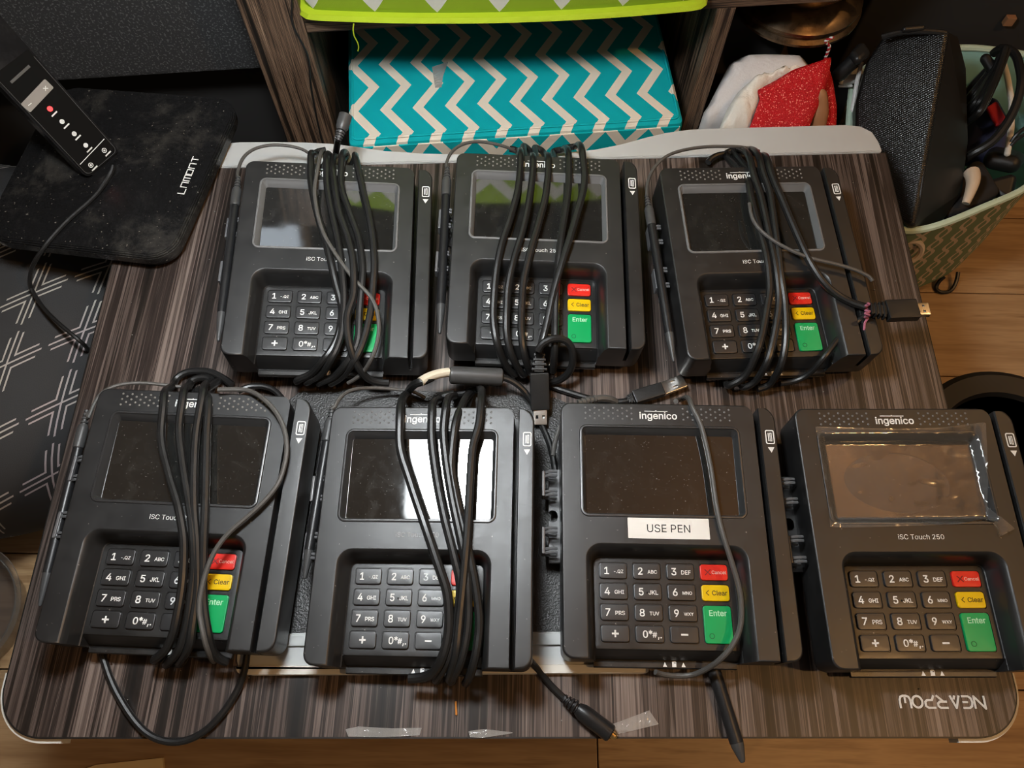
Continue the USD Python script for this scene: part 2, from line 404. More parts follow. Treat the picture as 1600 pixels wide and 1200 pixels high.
def rrect(x0, x1, y0, y1, r, n=6):
    """rounded rectangle, counter-clockwise; r: one radius or (BL, BR, TR, TL)"""
    rs = [r] * 4 if np.ndim(r) == 0 else r
    out = []
    for (cx, cy, a0), q in zip(((x0, y0, 180), (x1, y0, 270), (x1, y1, 0), (x0, y1, 90)), rs):
        q = max(q, 1e-6)
        ox, oy = cx + (q if cx == x0 else -q), cy + (q if cy == y0 else -q)
        for k in range(n + 1):
            a = math.radians(a0 + 90 * k / n)
            out.append((ox + q * math.cos(a), oy + q * math.sin(a)))
    return np.array(out)


def loft(rings):
    """closed solid through rings [(outline n x 2, z) or n x 3], bottom to top, caps fanned"""
    R = [np.column_stack([p, np.full(len(p), z)]) if np.shape(p)[1] == 2 else np.asarray(p) for p, z in rings]
    n = len(R[0]); V = np.vstack(R); F = []
    for k in range(len(R) - 1):
        a, b = k * n + np.arange(n), (k + 1) * n + np.arange(n)
        a2, b2 = np.roll(a, -1), np.roll(b, -1)
        F += [np.column_stack([a, a2, b2]), np.column_stack([a, b2, b])]
    c0, c1 = len(V), len(V) + 1
    V = np.vstack([V, R[0].mean(0), R[-1].mean(0)])
    i = np.arange(n); j = np.roll(i, -1)
    F += [np.column_stack([j, i, np.full(n, c0)]), np.column_stack([i + (len(R) - 1) * n, j + (len(R) - 1) * n, np.full(n, c1)])]
    return trimesh.Trimesh(V, np.vstack(F), process=False)


def mani(mesh):
    mesh = trimesh.Trimesh(mesh.vertices, mesh.faces, process=True)
    return m3.Manifold(m3.Mesh(np.asarray(mesh.vertices, np.float32), np.asarray(mesh.faces, np.uint32)))


def boxm(x0, x1, y0, y1, z0, z1, b=0.0):
    """box, bevelled by b"""
    if b <= 0:
        return loft([(rrect(x0, x1, y0, y1, 1e-6, 1), z0), (rrect(x0, x1, y0, y1, 1e-6, 1), z1)])
    i = lambda e: rrect(x0 + e, x1 - e, y0 + e, y1 - e, b * 1.2 if e == 0 else b * 0.6, 3)
    return loft([(i(b), z0), (i(b * .3), z0 + b * .3), (i(0), z0 + b), (i(0), z1 - b), (i(b * .3), z1 - b * .3), (i(b), z1)])


def spline(pts, step=0.003, smooth=1.5):
    p = np.asarray(pts, float)
    d = np.r_[0, np.cumsum(np.linalg.norm(np.diff(p, axis=0), axis=1))]
    keep = np.r_[True, np.diff(d) > 1e-7]
    p, d = p[keep], d[keep]
    n = max(8, int(d[-1] / step))
    t = np.linspace(0, d[-1], n)
    q = np.column_stack([PchipInterpolator(d, p[:, k])(t) for k in range(3)])
    s = gaussian_filter1d(q, smooth, axis=0, mode='nearest')
    w = np.clip(np.minimum(np.arange(n), np.arange(n)[::-1]) / (2.0 * smooth + 1), 0, 1)[:, None]
    return q * (1 - w) + s * w


def tube(path, r, n=10, caps=True):
    """swept tube along points; r a number or one radius per point"""
    P = np.asarray(path, float)
    r = np.full(len(P), r) if np.ndim(r) == 0 else np.asarray(r, float)
    T = np.gradient(P, axis=0); T /= np.maximum(np.linalg.norm(T, axis=1, keepdims=True), 1e-12)
    N = np.zeros_like(P)
    a = np.array([0, 0, 1.0]) if abs(T[0, 2]) < 0.9 else np.array([1.0, 0, 0])
    N[0] = a - T[0] * (a @ T[0]); N[0] /= np.linalg.norm(N[0])
    for k in range(1, len(P)):
        v = N[k - 1] - T[k] * (N[k - 1] @ T[k])
        N[k] = v / max(np.linalg.norm(v), 1e-9)
    B = np.cross(T, N)
    ang = np.arange(n) * 2 * math.pi / n
    R = [P[k] + r[k] * (np.cos(ang)[:, None] * N[k] + np.sin(ang)[:, None] * B[k]) for k in range(len(P))]
    return loft([(x, 0) for x in R])


def lathe(prof, n=40, axis0=None, axis1=None):
    """profile [(radius, height)] turned about z, or about the line axis0 -> axis1"""
    prof = [(max(r, 1e-5), h) for r, h in prof]
    a = np.arange(n) * 2 * math.pi / n
    m = loft([(np.column_stack([r * np.cos(a), r * np.sin(a), np.full(n, h)]), 0) for r, h in prof])
    if axis0 is not None:
        d = np.asarray(axis1, float) - axis0
        m.apply_transform(trimesh.geometry.align_vectors([0, 0, 1], d / np.linalg.norm(d)))
        m.apply_translation(axis0)
    return m


def extrude(poly, z0, z1):
    gs = getattr(poly, 'geoms', [poly])
    out = []
    for g in gs:
        if g.area <= 1e-12:
            continue
        m = trimesh.creation.extrude_polygon(g, z1 - z0, engine='earcut')
        m.apply_translation([0, 0, z0]); out.append(m)
    return trimesh.util.concatenate(out)


TEXT = {}


def text(s, height=None, width=None, depth=0.0003, bold=False, at=(0, 0), align='c'):
    """lettering in the xy plane; at = its centre (or left middle)"""
    key = (s, bold)
    if key not in TEXT:
        TEXT[key] = meshkit.text_mesh(s, 1.0, 1.0, bold)
    m = TEXT[key].copy()
    lo, hi = m.bounds
    k = height if height else width / (hi[0] - lo[0])
    m.apply_scale([k, k, 1.0])
    m.apply_scale([1, 1, depth])
    lo, hi = m.bounds
    m.apply_translation([at[0] - ((lo[0] + hi[0]) / 2 if align == 'c' else lo[0]), at[1] - (k / 2 if align in 'cl' else 0), 0])
    return m


def strokes(lines, w, depth=0.0003):
    shp = unary_union([LineString(l).buffer(w / 2, cap_style=2, join_style=1) for l in lines])
    return extrude(shp, 0, depth)


def frame_of(o, ex, ey):
    """4x4: local x along ex, local y along ey, origin o"""
    ex = np.asarray(ex, float) / np.linalg.norm(ex)
    ez = np.cross(ex, ey); ez /= np.linalg.norm(ez)
    m = np.eye(4); m[:3, 0], m[:3, 1], m[:3, 2], m[:3, 3] = ex, np.cross(ez, ex), ez, o
    return m


def moved(mesh, m):
    mesh = tm(mesh).copy(); mesh.apply_transform(m); return mesh

# ------------------------------------------------------------------ the room
floor = Thing('floor', kind='structure')
PX = [-1.0, -0.4575, 0.72, 1.6]
y, row = -0.46, 0
while y < 1.3:
    w = 0.128
    xs = [-1.05, -0.468, 0.75, 1.65] if row % 3 == 2 else ([-1.05, 0.1, 1.1, 1.65] if row % 3 == 0 else [-1.05, -0.2, 0.52, 1.65])
    for a, b in zip(xs[:-1], xs[1:]):
        floor.part('plank', boxm(a + .0006, b - .0006, y + .0006, y + w - .0006, FLOOR - 0.012, FLOOR, 0.001), 'floor_wood')
    y += w; row += 1
floor.part('subfloor', boxm(-1.05, 1.65, -0.46, 1.35, FLOOR - 0.03, FLOOR - 0.013), 'wall_dark')
wl = Thing('wall_back', kind='structure'); wl.part('wall_panel', boxm(-1.05, 1.65, 1.3, 1.34, FLOOR - .03, 2.05), 'unseen_wall_black')
wl = Thing('wall_left', kind='structure'); wl.part('wall_panel', boxm(-1.1, -1.05, -0.46, 1.34, FLOOR - .03, 2.05), 'wall_plaster')
wl = Thing('ceiling', kind='structure'); wl.part('ceiling_panel', boxm(-1.05, 1.65, -0.46, 1.34, 2.05, 2.1), 'ceiling_paint')
glow = Thing('window_1', kind='structure')  # out of view; its glow gives the pale reflection in the left back screen
glow.part('window_frame', cat(boxm(-0.63, -0.39, 1.285, 1.3, 1.17, 1.20, .003), boxm(-0.63, -0.39, 1.285, 1.3, 1.95, 1.98, .003), boxm(-0.63, -0.60, 1.285, 1.3, 1.20, 1.95, .003), boxm(-0.42, -0.39, 1.285, 1.3, 1.20, 1.95, .003)), 'white_plastic')
glow.part('window_pane', boxm(-0.60, -0.42, 1.292, 1.299, 1.20, 1.95), 'unseen_pane_glow')

for lx, ly, lz, lab in ((0.95, -0.12, 1.50, 'unseen warm bulb out of view, lighting the floor and the front right of the table'), (1.36, 0.98, 1.70, 'unseen warm bulb out of view at the far right, lighting the ceiling that the screens reflect')):
    pend = Thing('pendant_lamp', lab, 'lamp', (lx, ly, 2.05))  # out of view; placed to give the warm light from the right
    sph = trimesh.creation.icosphere(3, 0.035); sph.apply_translation([lx, ly, lz])
    pend.part('bulb', sph, 'bulb_glow' if ly < 0 else 'bulb_glow_far', smooth=True)
    pend.part('socket', lathe([(0, lz + .033), (0.016, lz + .033), (0.018, lz + .06), (0.010, lz + .09), (0, lz + .09)], 24).apply_translation([lx, ly, 0]), 'dark_metal')
    pend.part('flex', tube([(lx, ly, lz + .09), (lx, ly, lz + .2), (lx, ly, 2.049)], 0.003), 'dark_metal')

# ------------------------------------------------------------------ the lap table
NL, NR, FR, FL = np.array([-.3815, -.0115]), np.array([.3925, .0035]), np.array([.3855, .640]), np.array([-.3965, .60])
gl, gr = bp(372, 262, 0)[:2], bp(1380, 239, 0)[:2]                   # wood meets the pale ledge here
sl = (gr - gl) / (gr - gl)[0]
GL = gl + sl * (FL[0] + .003 - gl[0]); GR = gr + sl * (FR[0] + .001 - gr[0])
TH = 0.012
wood = Polygon([NL, NR, GR, GL])
rc = 0.036
full = Polygon([NL, NR, FR + [0, .3], FL + [0, .3]]).buffer(-rc).buffer(rc, 24)
board = wood.intersection(full)
table = Thing('lap_table', 'low dark zebra-wood lap table with pale back ledge carrying the seven payment terminals', 'table', (0, 0.27, FLOOR))
bb = extrude(board, -TH + 0.0006, -0.0004)
table.part('tabletop', bb, 'table_wood')
rim = extrude(board.buffer(0.0012).difference(board.buffer(-0.0002)), -TH, -0.0006)
table.part('edge_band', rim, 'board_edge')
# pale ledge with a belly-shaped cut-out along its far side
back_px = [(340, 224), (375, 221.5), (430, 221), (480, 222), (520, 224), (560, 229), (600, 235), (660, 239), (730, 241), (800, 241), (870, 239), (930, 233), (970, 225), (1010, 214), (1040, 207), (1075, 202), (1120, 200), (1200, 198), (1270, 196), (1320, 194.5), (1345, 197), (1363, 206), (1373, 221), (1380, 238.5)]
bk = [bp(u, v, 0.002)[:2] for u, v in back_px]
lt = [FL + [0.004, 0.0], np.array([FL[0] + .02, bk[0][1] - .0])]
ledge = Polygon([GL, GR] + [p for p in bk[::-1]][0:] + [np.array([FL[0] + .012, bk[0][1] - .012])]).buffer(0)
if ledge.geom_type != 'Polygon':
    ledge = max(ledge.geoms, key=lambda g: g.area)
ledge = ledge.buffer(-.003).buffer(.003)


def bevel_extrude(poly, z0, z1, b):
    return cat(extrude(poly, z0, z1 - b), extrude(poly.buffer(-b * .35), z1 - b, z1 - b * .35), extrude(poly.buffer(-b), z1 - b * .35, z1))


table.part('rear_ledge', bevel_extrude(ledge, -TH, 0.0022, 0.0014), 'ledge_white')
under = unary_union([board, ledge]).buffer(-0.012)
table.part('underframe', extrude(under, -TH - .014, -TH - .0003), 'dark_metal')
outl = full
for cx, cy, sgn in ((NL[0], NL[1], 1), (NR[0], NR[1], -1)):
    zone = Polygon([(cx - .02 * sgn, cy - .02), (cx + .050 * sgn, cy - .02), (cx + .050 * sgn, cy + .008), (cx + .01 * sgn, cy + .045), (cx - .02 * sgn, cy + .045)])
    band = outl.buffer(0.0044).difference(outl.buffer(0.0014)).intersection(zone)
    table.part('corner_bumper', extrude(band, -TH - .006, -0.004), 'bumper_white', label='white plastic corner guard')
for sx in (-1, 1):
    x = sx * 0.30
    leg = spline([(x, .06, -TH - .016), (x + sx * .03, .05, -.16), (x + sx * .035, .05, FLOOR + .008), (x + sx * .035, .08, FLOOR + .006), (x + sx * .035, .47, FLOOR + .006), (x + sx * .035, .50, FLOOR + .008), (x + sx * .03, .50, -.16), (x, .49, -TH - .016)], 0.008, 2)
    table.part('leg', tube(leg, 0.006, 10), 'dark_metal')
# maker's name, lettered for someone sitting on the far side
GLY = {'N': [[(0, 0), (0, .98), (.82, .05), (.82, 1)]],
       'E': [[(.82, .95), (.3, .95), (.08, .8), (0, .5), (.08, .2), (.3, .05), (.82, .05)], [(.34, .5), (.8, .5)]],
       'A': [[(0, 0), (.36, .96), (.74, 0)], [(.36, 0), (.47, .3)]],
       'R': [[(0, .95), (.62, .95), (.8, .82), (.8, .62), (.62, .48), (.05, .48)], [(.32, .48), (.86, .0)]],
       'P': [[(0, .95), (.6, .95), (.8, .82), (.8, .5), (.62, .36), (.24, .36), (.06, 0.0)]],
       'O': [[(.44 + .40 * math.cos(a), .5 + .44 * math.sin(a)) for a in np.linspace(0, 2 * math.pi, 25)]],
       'W': [[(0, 1), (0, .35), (.1, .13), (.3, .05), (.56, .05), (.76, .13), (.86, .35), (.86, 1)], [(.43, .15), (.43, .62)]]}
L_ = []
for k, ch in enumerate('NEARPOW'):
    L_ += [[(x + k * 1.0, y) for x, y in l] for l in GLY[ch]]
nm = strokes(L_, 0.17, 0.0002)
p0, p1 = bp(1536, 1087, 0), bp(1404, 1086, 0)                         # starts at the right, upside down
hgt = np.linalg.norm(bp(1470, 1083, 0) - bp(1470, 1103, 0))
nm.apply_scale([np.linalg.norm(p1 - p0) / 6.86, hgt, 1])
table.part('maker_name', moved(nm, frame_of(np.r_[p0[:2], 0.0], p1 - p0, [0, -1, 0])), 'print_white', label='white maker name printed upside down in the near corner')

# black leatherette pad with a pale slotted bar along its front
pad_px = [(432, 640), (470, 612), (560, 606), (868, 622), (905, 640), (905, 1000), (425, 1000)]
pad = Polygon([bp(u, v, 0)[:2] for u, v in pad_px]).buffer(-.004).buffer(.004)
single('desk_pad', bevel_extrude(pad, 0.0, 0.0018, 0.0008), 'pad_leather', 'black grained leatherette pad lying on the table beneath the middle terminals', 'desk pad')
ba, bb_ = bp(368, 1056, .0), bp(1012, 1053, .0)
ex = (bb_ - ba) / np.linalg.norm(bb_ - ba); Lb = np.linalg.norm(bb_ - ba)
bm = frame_of(ba, ex, [0, 1, 0])
bar = Thing('tablet_slot_bar', 'pale slotted bar along the table under the front row of terminals', 'tablet holder', mtx=bm)
dpt = np.linalg.norm(bp(600, 1056, 0) - bp(600, 990, 0))
bar.part('slot_base', loft([(rrect(0, Lb, 0, dpt, (.014, .004, .004, .004)), 0.0), (rrect(0, Lb, 0, dpt, (.014, .004, .004, .004)), .0022)]), 'ledge_white', local=True)
bar.part('front_lip', loft([(rrect(0.001, Lb, 0.0002, .007, (.006, .002, .002, .002)), .0022), (rrect(0.001, Lb, 0.0005, .0066, (.006, .002, .002, .002)), .0048)]), 'bumper_white', local=True)
bar.part('rear_lip', boxm(.003, Lb - .002, dpt - .010, dpt - .001, .0022, .0052, .0008), 'ledge_white', local=True)

# ------------------------------------------------------------------ payment terminals
def slope(mesh):
    """mm in the flat design -> metres with the terminal's sloping top"""
    mesh = tm(mesh).copy(); v = mesh.vertices.copy()
    v[:, 2] *= (45.9 + 0.0256 * v[:, 1]) / 50.0
    mesh.vertices = v * 0.001
    return mesh


def build_terminal():
    P = {}
    o = lambda e, q=0: rrect(e, 174 - e, e, 199 - e, (8 - e * .5, 9 - e * .5, 13, 8 - e * .5), 8)
    body = mani(loft([(o(3.0), 9.2), (o(1.2), 10), (o(0.6), 12), (o(0.25), 44), (o(0.1), 48.2), (o(.35), 49.2), (o(.9), 49.8), (o(1.6), 50)]))
    # swipe slot between the housing and the reader arm
    body -= mani(loft([(rrect(157.2, 160.2, -6, 210, .01, 1), 24), (rrect(157.0, 160.6, -6, 210, .01, 1), 48.8), (rrect(156.4, 161.4, -6, 210, .01, 1), 50.1), (rrect(156.2, 161.6, -6, 210, .01, 1), 55)]))
    # rounded far corner of the housing and near corners at the slot
    cz = lambda poly: mani(extrude(poly, 24, 60))
    corner = sbox(147, 189, 157.2, 202).difference(Polygon(rrect(100, 156.4, 100, 198.6, 9, 10)))
    body -= cz(corner)
    body -= cz(sbox(160, 196.3, 176, 202))
    # keypad recess with soft shoulders
    rk = lambda e: rrect(18 + e, 141.5 - e, -25, 84 - e * 0.95, (.01, .01, 12 - e * .9, 12 - e * .9), 8)
    body -= mani(loft([(rk(7.6), 29.3), (rk(6.7), 30.2), (rk(5.8), 34), (rk(5.0), 39), (rk(4.2), 43.5), (rk(3.0), 46.8), (rk(1.6), 48.9), (rk(.5), 49.8), (rk(-.2), 50.05), (rk(-.5), 55)]))
    prof = Polygon([(-30, 40), (9, 40), (9, 29.3), (7.5, 27.5), (3.2, 18), (2.6, 14), (-30, 14)])
    cut = extrude(prof, 0, 109); cut.vertices = cut.vertices[:, [2, 0, 1]] + [25.5, 0, 0]; cut.invert() if cut.volume < 0 else None
    body -= mani(cut)
    # screen window
    fo = lambda e: rrect(14.8 + e, 144 - e, 104 + e, 179.8 - e, 6.5 - e * .7, 8)
    body -= mani(loft([(fo(0), 40.5), (fo(0), 55)]))
    # recessed band behind the reader arm
    P['body'] = slope(body)
    glow_ = loft([(rrect(20, 139.2, 108, 173, 2.0, 8), 44.2 - 2.5), (rrect(20, 139.2, 108, 173, 2.0, 8), 45), (rrect(17.9, 141.3, 106.8, 177.0, 3.5, 8), 48.8), (rrect(16.9, 142.1, 106.0, 177.8, 4.2, 8), 50.6), (rrect(16.7, 142.3, 105.8, 178, 4.4, 8), 55)])
    P['frame'] = slope(mani(loft([(fo(.15), 40.8), (fo(.15), 50.1), (fo(.45), 50.6), (fo(.9), 50.8)])) - mani(glow_))
    gm_ = boxm(19.6, 139.6, 107.6, 173.4, 42.6, 44.2); gm_.vertices[:, 2] += (gm_.vertices[:, 1] - 140.5) * .0205
    P['screen'] = slope(gm_)
    P['slot'] = slope(boxm(157.25, 160.3, 1, 196, 23.0, 25.2))
    kx = [30 + 25.93 * i for i in range(4)]
    ky = [72.4 - 15.55 * i for i in range(4)]                       # upper edges
    KW, KH = 21.2, 12.0
    rects = [(kx[i], kx[i] + KW, ky[j] - KH, ky[j]) for j in range(4) for i in range(4) if not (i == 3 and j >= 2)]
    enter = (kx[3], kx[3] + KW, ky[3] - KH, ky[2])
    plate = mani(loft([(rrect(25.4, 134.1, 8.6, 76.8, (2, 2, 5, 5), 5), 29.25), (rrect(25.6, 133.9, 8.8, 76.6, (2, 2, 5, 5), 5), 29.9), (rrect(26.2, 133.3, 9.3, 76.0, (2, 2, 4.5, 4.5), 5), 30.25)]))
    for a, b, c, d in rects + [enter]:
        plate -= mani(loft([(rrect(a - .75, b + .75, c - .75, d + .75, 2.6, 4), 29.6), (rrect(a - .9, b + .9, c - .9, d + .9, 2.8, 4), 31)]))
    P['plate'] = slope(plate)
    key = lambda a, b, c, d: slope(loft([(rrect(a, b, c, d, 2.2, 4), 29.4), (rrect(a, b, c, d, 2.2, 4), 31.0), (rrect(a + .25, b - .25, c + .25, d - .25, 2.0, 4), 31.45), (rrect(a + .8, b - .8, c + .8, d - .8, 1.6, 4), 31.7)]))
    P['keys'] = []
    big = ['1', '2', '3', None, '4', '5', '6', None, '7', '8', '9', '+', '0', '-']
    small = ['-.QZ', 'ABC', 'DEF', None, 'GHI', 'JKL', 'MNO', None, 'PRS', 'TUV', 'WXY', None, '*#,.', None]
    zt = 31.72
    for (a, b, c, d), B, S in zip(rects, big, small):
        cy = (c + d) / 2
        lets = []
        if B == '+':
            lets = [strokes([[(-2.6, 0), (2.6, 0)], [(0, -2.6), (0, 2.6)]], 1.3, .18).apply_translation([a + KW / 2, cy, 0])]
        elif B == '-':
            lets = [strokes([[(-2.7, 0), (2.7, 0)]], 1.3, .18).apply_translation([a + KW / 2, cy, 0])]
        elif B == '0':
            lets = [text('0', 5.0, depth=.18, bold=True, at=(a + 7.2, cy)), text('*', 5.0, depth=.18, bold=True, at=(a + 11.1, cy + .3)), text('#', 3.9, depth=.18, bold=True, at=(a + 14.2, cy - .4)), text(',.', 4.6, depth=.18, bold=True, at=(a + 17.9, cy - .4))]
        elif B:
            lets = [text(B, 5.3, depth=.18, bold=True, at=(a + 5.6, cy)), text(S, width=7.3 if len(S) > 2 else 5, depth=.18, bold=True, at=(a + 14.8, cy - .5))]
        kind = 'key_plastic' if B else ('red_key' if d > 65 else 'yellow_key')
        lm = 'print_white'
        extra = None
        if not B and d > 65:
            lets = [text('Cancel', width=11.2, depth=.18, bold=True, at=(a + 14.4, cy))]; lm = 'print_pink'
            extra = (strokes([[(a + 3.6, cy - 2.2), (a + 8.0, cy + 2.2)], [(a + 3.6, cy + 2.2), (a + 8.0, cy - 2.2)]], .75, .18), 'print_dark_red')
        elif not B:
            lets = [text('Clear', width=11.6, depth=.18, bold=True, at=(a + 13.6, cy))]; lm = 'print_brown'
            extra = (strokes([[(a + 5.4, cy + 1.9), (a + 3.4, cy), (a + 5.4, cy - 1.9)]], .6, .18), 'print_brown')
        P['keys'].append((key(a, b, c, d), kind, slope(cat(*lets).apply_translation([0, 0, zt])), lm, (slope(extra[0].apply_translation([0, 0, zt])), extra[1]) if extra else None, B == '5'))
    a, b, c, d = enter
    ring = strokes([[(a + 5.2 + 1.8 * math.cos(q), c + 5.4 + 1.8 * math.sin(q)) for q in np.linspace(0, 2 * math.pi, 25)]], .5, .18)
    P['keys'].append((key(a, b, c, d), 'green_key', slope(text('Enter', width=13.4, depth=.18, bold=True, at=(a + 11.0, d - 5.4)).apply_translation([0, 0, zt])), 'print_pale_green', (slope(ring.apply_translation([0, 0, zt])), 'print_dark_green'), False))
    nub = trimesh.creation.icosphere(1, 0.75); nub.apply_scale([1, 1, .7]); nub.apply_translation([kx[1] + 10.2, ky[1] - 6.6, 31.7])
    P['nub'] = slope(nub)
    # card slot lip at the front, with its printed marks
    P['lip'] = slope(loft([(rrect(25.7, 133.8, -2.5, 8, .5, 4), 9.3), (rrect(25.6, 133.9, -3.2, 8, .5, 4), 10.2), (rrect(25.6, 133.9, -3.2, 8, .5, 4), 13.2), (rrect(25.6, 133.9, -2.4, 8, .5, 4), 14)]))
    tri = lambda x: Polygon([(x - 1.6, -1.9), (x + 1.6, -1.9), (x, 1.5)])
    marks = [tri(79.5), tri(93.5), sbox(84.9, -2.0, 88.1, 1.9).union(sbox(85.4, 1.9, 87.6, 2.3)).difference(sbox(86.6, .6, 87.6, 1.3))]
    P['chip'] = slope(cat(*[extrude(q, 14.02, 14.15) for q in marks]))
    # speaker dimples in two blocks
    ds = []
    for x0 in (20.2, 99.6):
        for i in range(11):
            for yy in ((194.4, 189.7, 185.0) if i % 2 == 0 else (192.2, 187.2)):
                s = trimesh.creation.icosphere(1, 0.95); s.apply_scale([1, 1, .55]); s.apply_translation([x0 + i * 3.75, yy, 49.95]); ds.append(s)
    P['dimples'] = slope(cat(*ds))
    lt_ = text('ingenico', width=30.5, depth=.2, bold=True, at=(79.2, 188.2))
    lo, hi = lt_.bounds
    P['logo'] = slope(cat(lt_, extrude(sbox(68.2, hi[1] + .35, 87.0, hi[1] + 1.0), 0, .2), extrude(sbox(77.0, hi[1] + .35, 78.0, hi[1] + 1.5), 0, .2)).apply_translation([0, 0, 50.0]))
    P['model'] = slope(text('iSC Touch 250', width=34.5, depth=.2, at=(81.3, 94.6)).apply_translation([0, 0, 50.0]))
    # swipe marks on the reader arm
    out = Polygon(rrect(-3.6, 3.6, -6, 6, 1.5, 5)); inn = Polygon(rrect(-2.7, 2.7, -5.1, 5.1, .9, 5))
    ic = out.difference(inn).union(sbox(-1.5, -3.4, -.6, 3.4)).union(sbox(-.1, -3.6, 1.6, 3.6).difference(sbox(.45, -3, 1.05, 3)))
    ic = unary_union([ic, Polygon([(-2.6, -8.6), (2.6, -8.6), (0, -13.2)])])
    P['arm_icon'] = slope(extrude(affinity.translate(ic, 168.0, 171.5), 50.0, 50.2))
    # stylus holder at the left side
    pl = mani(boxm(-8.5, 1.5, 74, 152, 14, 17, .6)); pl -= mani(loft([(rrect(-9, -1, 107, 117, 4, 6), 10), (rrect(-9, -1, 107, 117, 4, 6), 20)]))
    P['holder'] = slope(pl)
    P['clips'] = []
    for y0, y1 in ((78, 99), (124, 145)):
        th = np.radians(np.linspace(70, 290, 15))
        arc = lambda yy: tube(np.column_stack([-5.0 + 7.6 * np.cos(th), np.full(15, yy), 29 + 7.0 * np.sin(th)]), 1.2, 6)
        cl = cat(arc(y0 + 1), arc(y0 + 4), arc(y1 - 4), arc(y1 - 1), boxm(-14.6, -12.0, y0, y1, 24, 35, .8))
        P['clips'].append(slope(cl))
    P['feet'] = [slope(lathe([(0, 0), (5, 0), (5.4, 1), (5.4, 9.4), (0, 9.4)], 16).apply_translation([x, yy, 0.01])) for x in (14, 160) for yy in (14, 185)]
    return P


TP = build_terminal()
DEV = [(-2.47305283e-01, 2.79789695e-01, 3.99384087e-02, -3.22151283e-03, 8.39346685e-02, 1.44237370e-02, 0.990247790),
       (-5.85702101e-02, 2.97948311e-01, -2.33868016e-03, 5.64942255e-03, 3.01178603e-02, 9.20216217e-03, 0.982458317),
       (1.46373665e-01, 2.87664282e-01, 7.06360198e-02, 5.56564292e-04, 3.15895538e-02, 5.95288741e-03, 0.986652702),
       (-3.43085214e-01, 5.18005274e-02, -2.29953054e-02, -5.55732776e-04, 5.16100189e-03, 2.16903627e-03, 1.00848783),
       (-1.44417961e-01, 4.00846528e-02, -2.90666157e-03, -5.94219206e-04, -5.55652524e-02, 7.26301158e-05, 0.951639327),
       (4.08409946e-02, 4.83117917e-02, 2.23840148e-03, -1.19220113e-03, -3.71877924e-03, 2.27386871e-04, 1.00441991),
       (2.32556054e-01, 4.38299405e-02, 2.05439285e-02, 2.92744036e-03, -5.71562353e-03, 7.63492690e-03, 1.00867182)]
DM = []
for d in DEV:
    m = np.eye(4); m[:3, :3] = Rot.from_euler('zxy', [d[2], d[3], d[4]]).as_matrix() @ np.diag([d[6], 1, 1]); m[:3, 3] = [d[0], d[1], d[5]]
    DM.append(m)
DLAB = ['black payment terminal at the left end of the back row, power jack over its top',
        'black payment terminal in the middle of the back row, plug dangling at its front edge',
        'black payment terminal at the right end of the back row, pink thread tying its cable',
        'black payment terminal at the left end of the front row, cord bowing over its side',
        'black payment terminal second in the front row with bright lamp glare on its screen',
        'black payment terminal with a white sticker below its screen, third in the front row',
        'black payment terminal with clear film still on its screen, right end of the front row']
for k in range(7):
    t = Thing('payment_terminal', DLAB[k], 'payment terminal', mtx=DM[k], group='card payment terminals on the lap table')
    a = dict(local=True)
    t.part('housing', TP['body'], 'terminal_plastic', smooth=28, **a)
    t.part('screen_frame', TP['frame'], 'frame_grey' if k < 3 else 'frame_black', smooth=28, label='grey raised frame round the screen' if k < 3 else None, **a)
    t.part('screen', TP['screen'], 'screen_glass', **a)
    t.part('swipe_slot', TP['slot'], 'slot_black', **a)
    kp = t.part('keypad', TP['plate'], 'key_plate_plastic', **a)
    for g, gm, l, lm, ex_, nub in TP['keys']:
        lab = {'red_key': 'red cancel key', 'yellow_key': 'yellow clear key', 'green_key': 'tall green enter key'}.get(gm)
        kk = t.part('key', g, gm, label=lab, **a)
        t.part('lettering', l, lm, parent=kk, smooth=False, **a)
        if ex_:
            t.part('key_mark', ex_[0], ex_[1], parent=kk, smooth=False, **a)
        if nub:
            t.part('nub', TP['nub'], 'slot_black', parent=kk, **a)
    lp = t.part('card_slot', TP['lip'], 'chip_slot_plastic', **a)
    t.part('card_mark', TP['chip'], 'print_white', parent=lp, smooth=False, **a)
    t.part('speaker_dimple', TP['dimples'], 'dimple_dust' if k in (0, 1, 2, 3) else 'frame_grey', kind='stuff', **a)
    t.part('logo', TP['logo'], 'print_white', smooth=False, **a)
    if k != 5:
        t.part('model_name', TP['model'], 'print_white' if k != 4 else 'print_dim', smooth=False, **a)
    t.part('swipe_mark', TP['arm_icon'], 'print_white', smooth=False, **a)
    t.part('stylus_holder', TP['holder'], 'clip_grey' if k < 6 else 'terminal_plastic', **a)
    for c in TP['clips']:
        t.part('stylus_clip', c, 'clip_grey', **a)
    for f in TP['feet']:
        t.part('foot', f, 'slot_black', **a)


def loc_of(k, p):
    return np.linalg.inv(DM[k])[:3] @ np.r_[p, 1.0]


def world(k, p):                                                     # terminal coordinates in mm -> world
    return (DM[k] @ np.r_[np.asarray(p, float) * 0.001, 1.0])[:3]


def on_plane(u, v, P, n):                                            # the point of a plane seen at a photograph pixel
    d = CF + CR * (u - 800) / FPX - CU * (v - 600) / FPX
    return CC + d * (((np.asarray(P) - CC) @ n) / (d @ n))


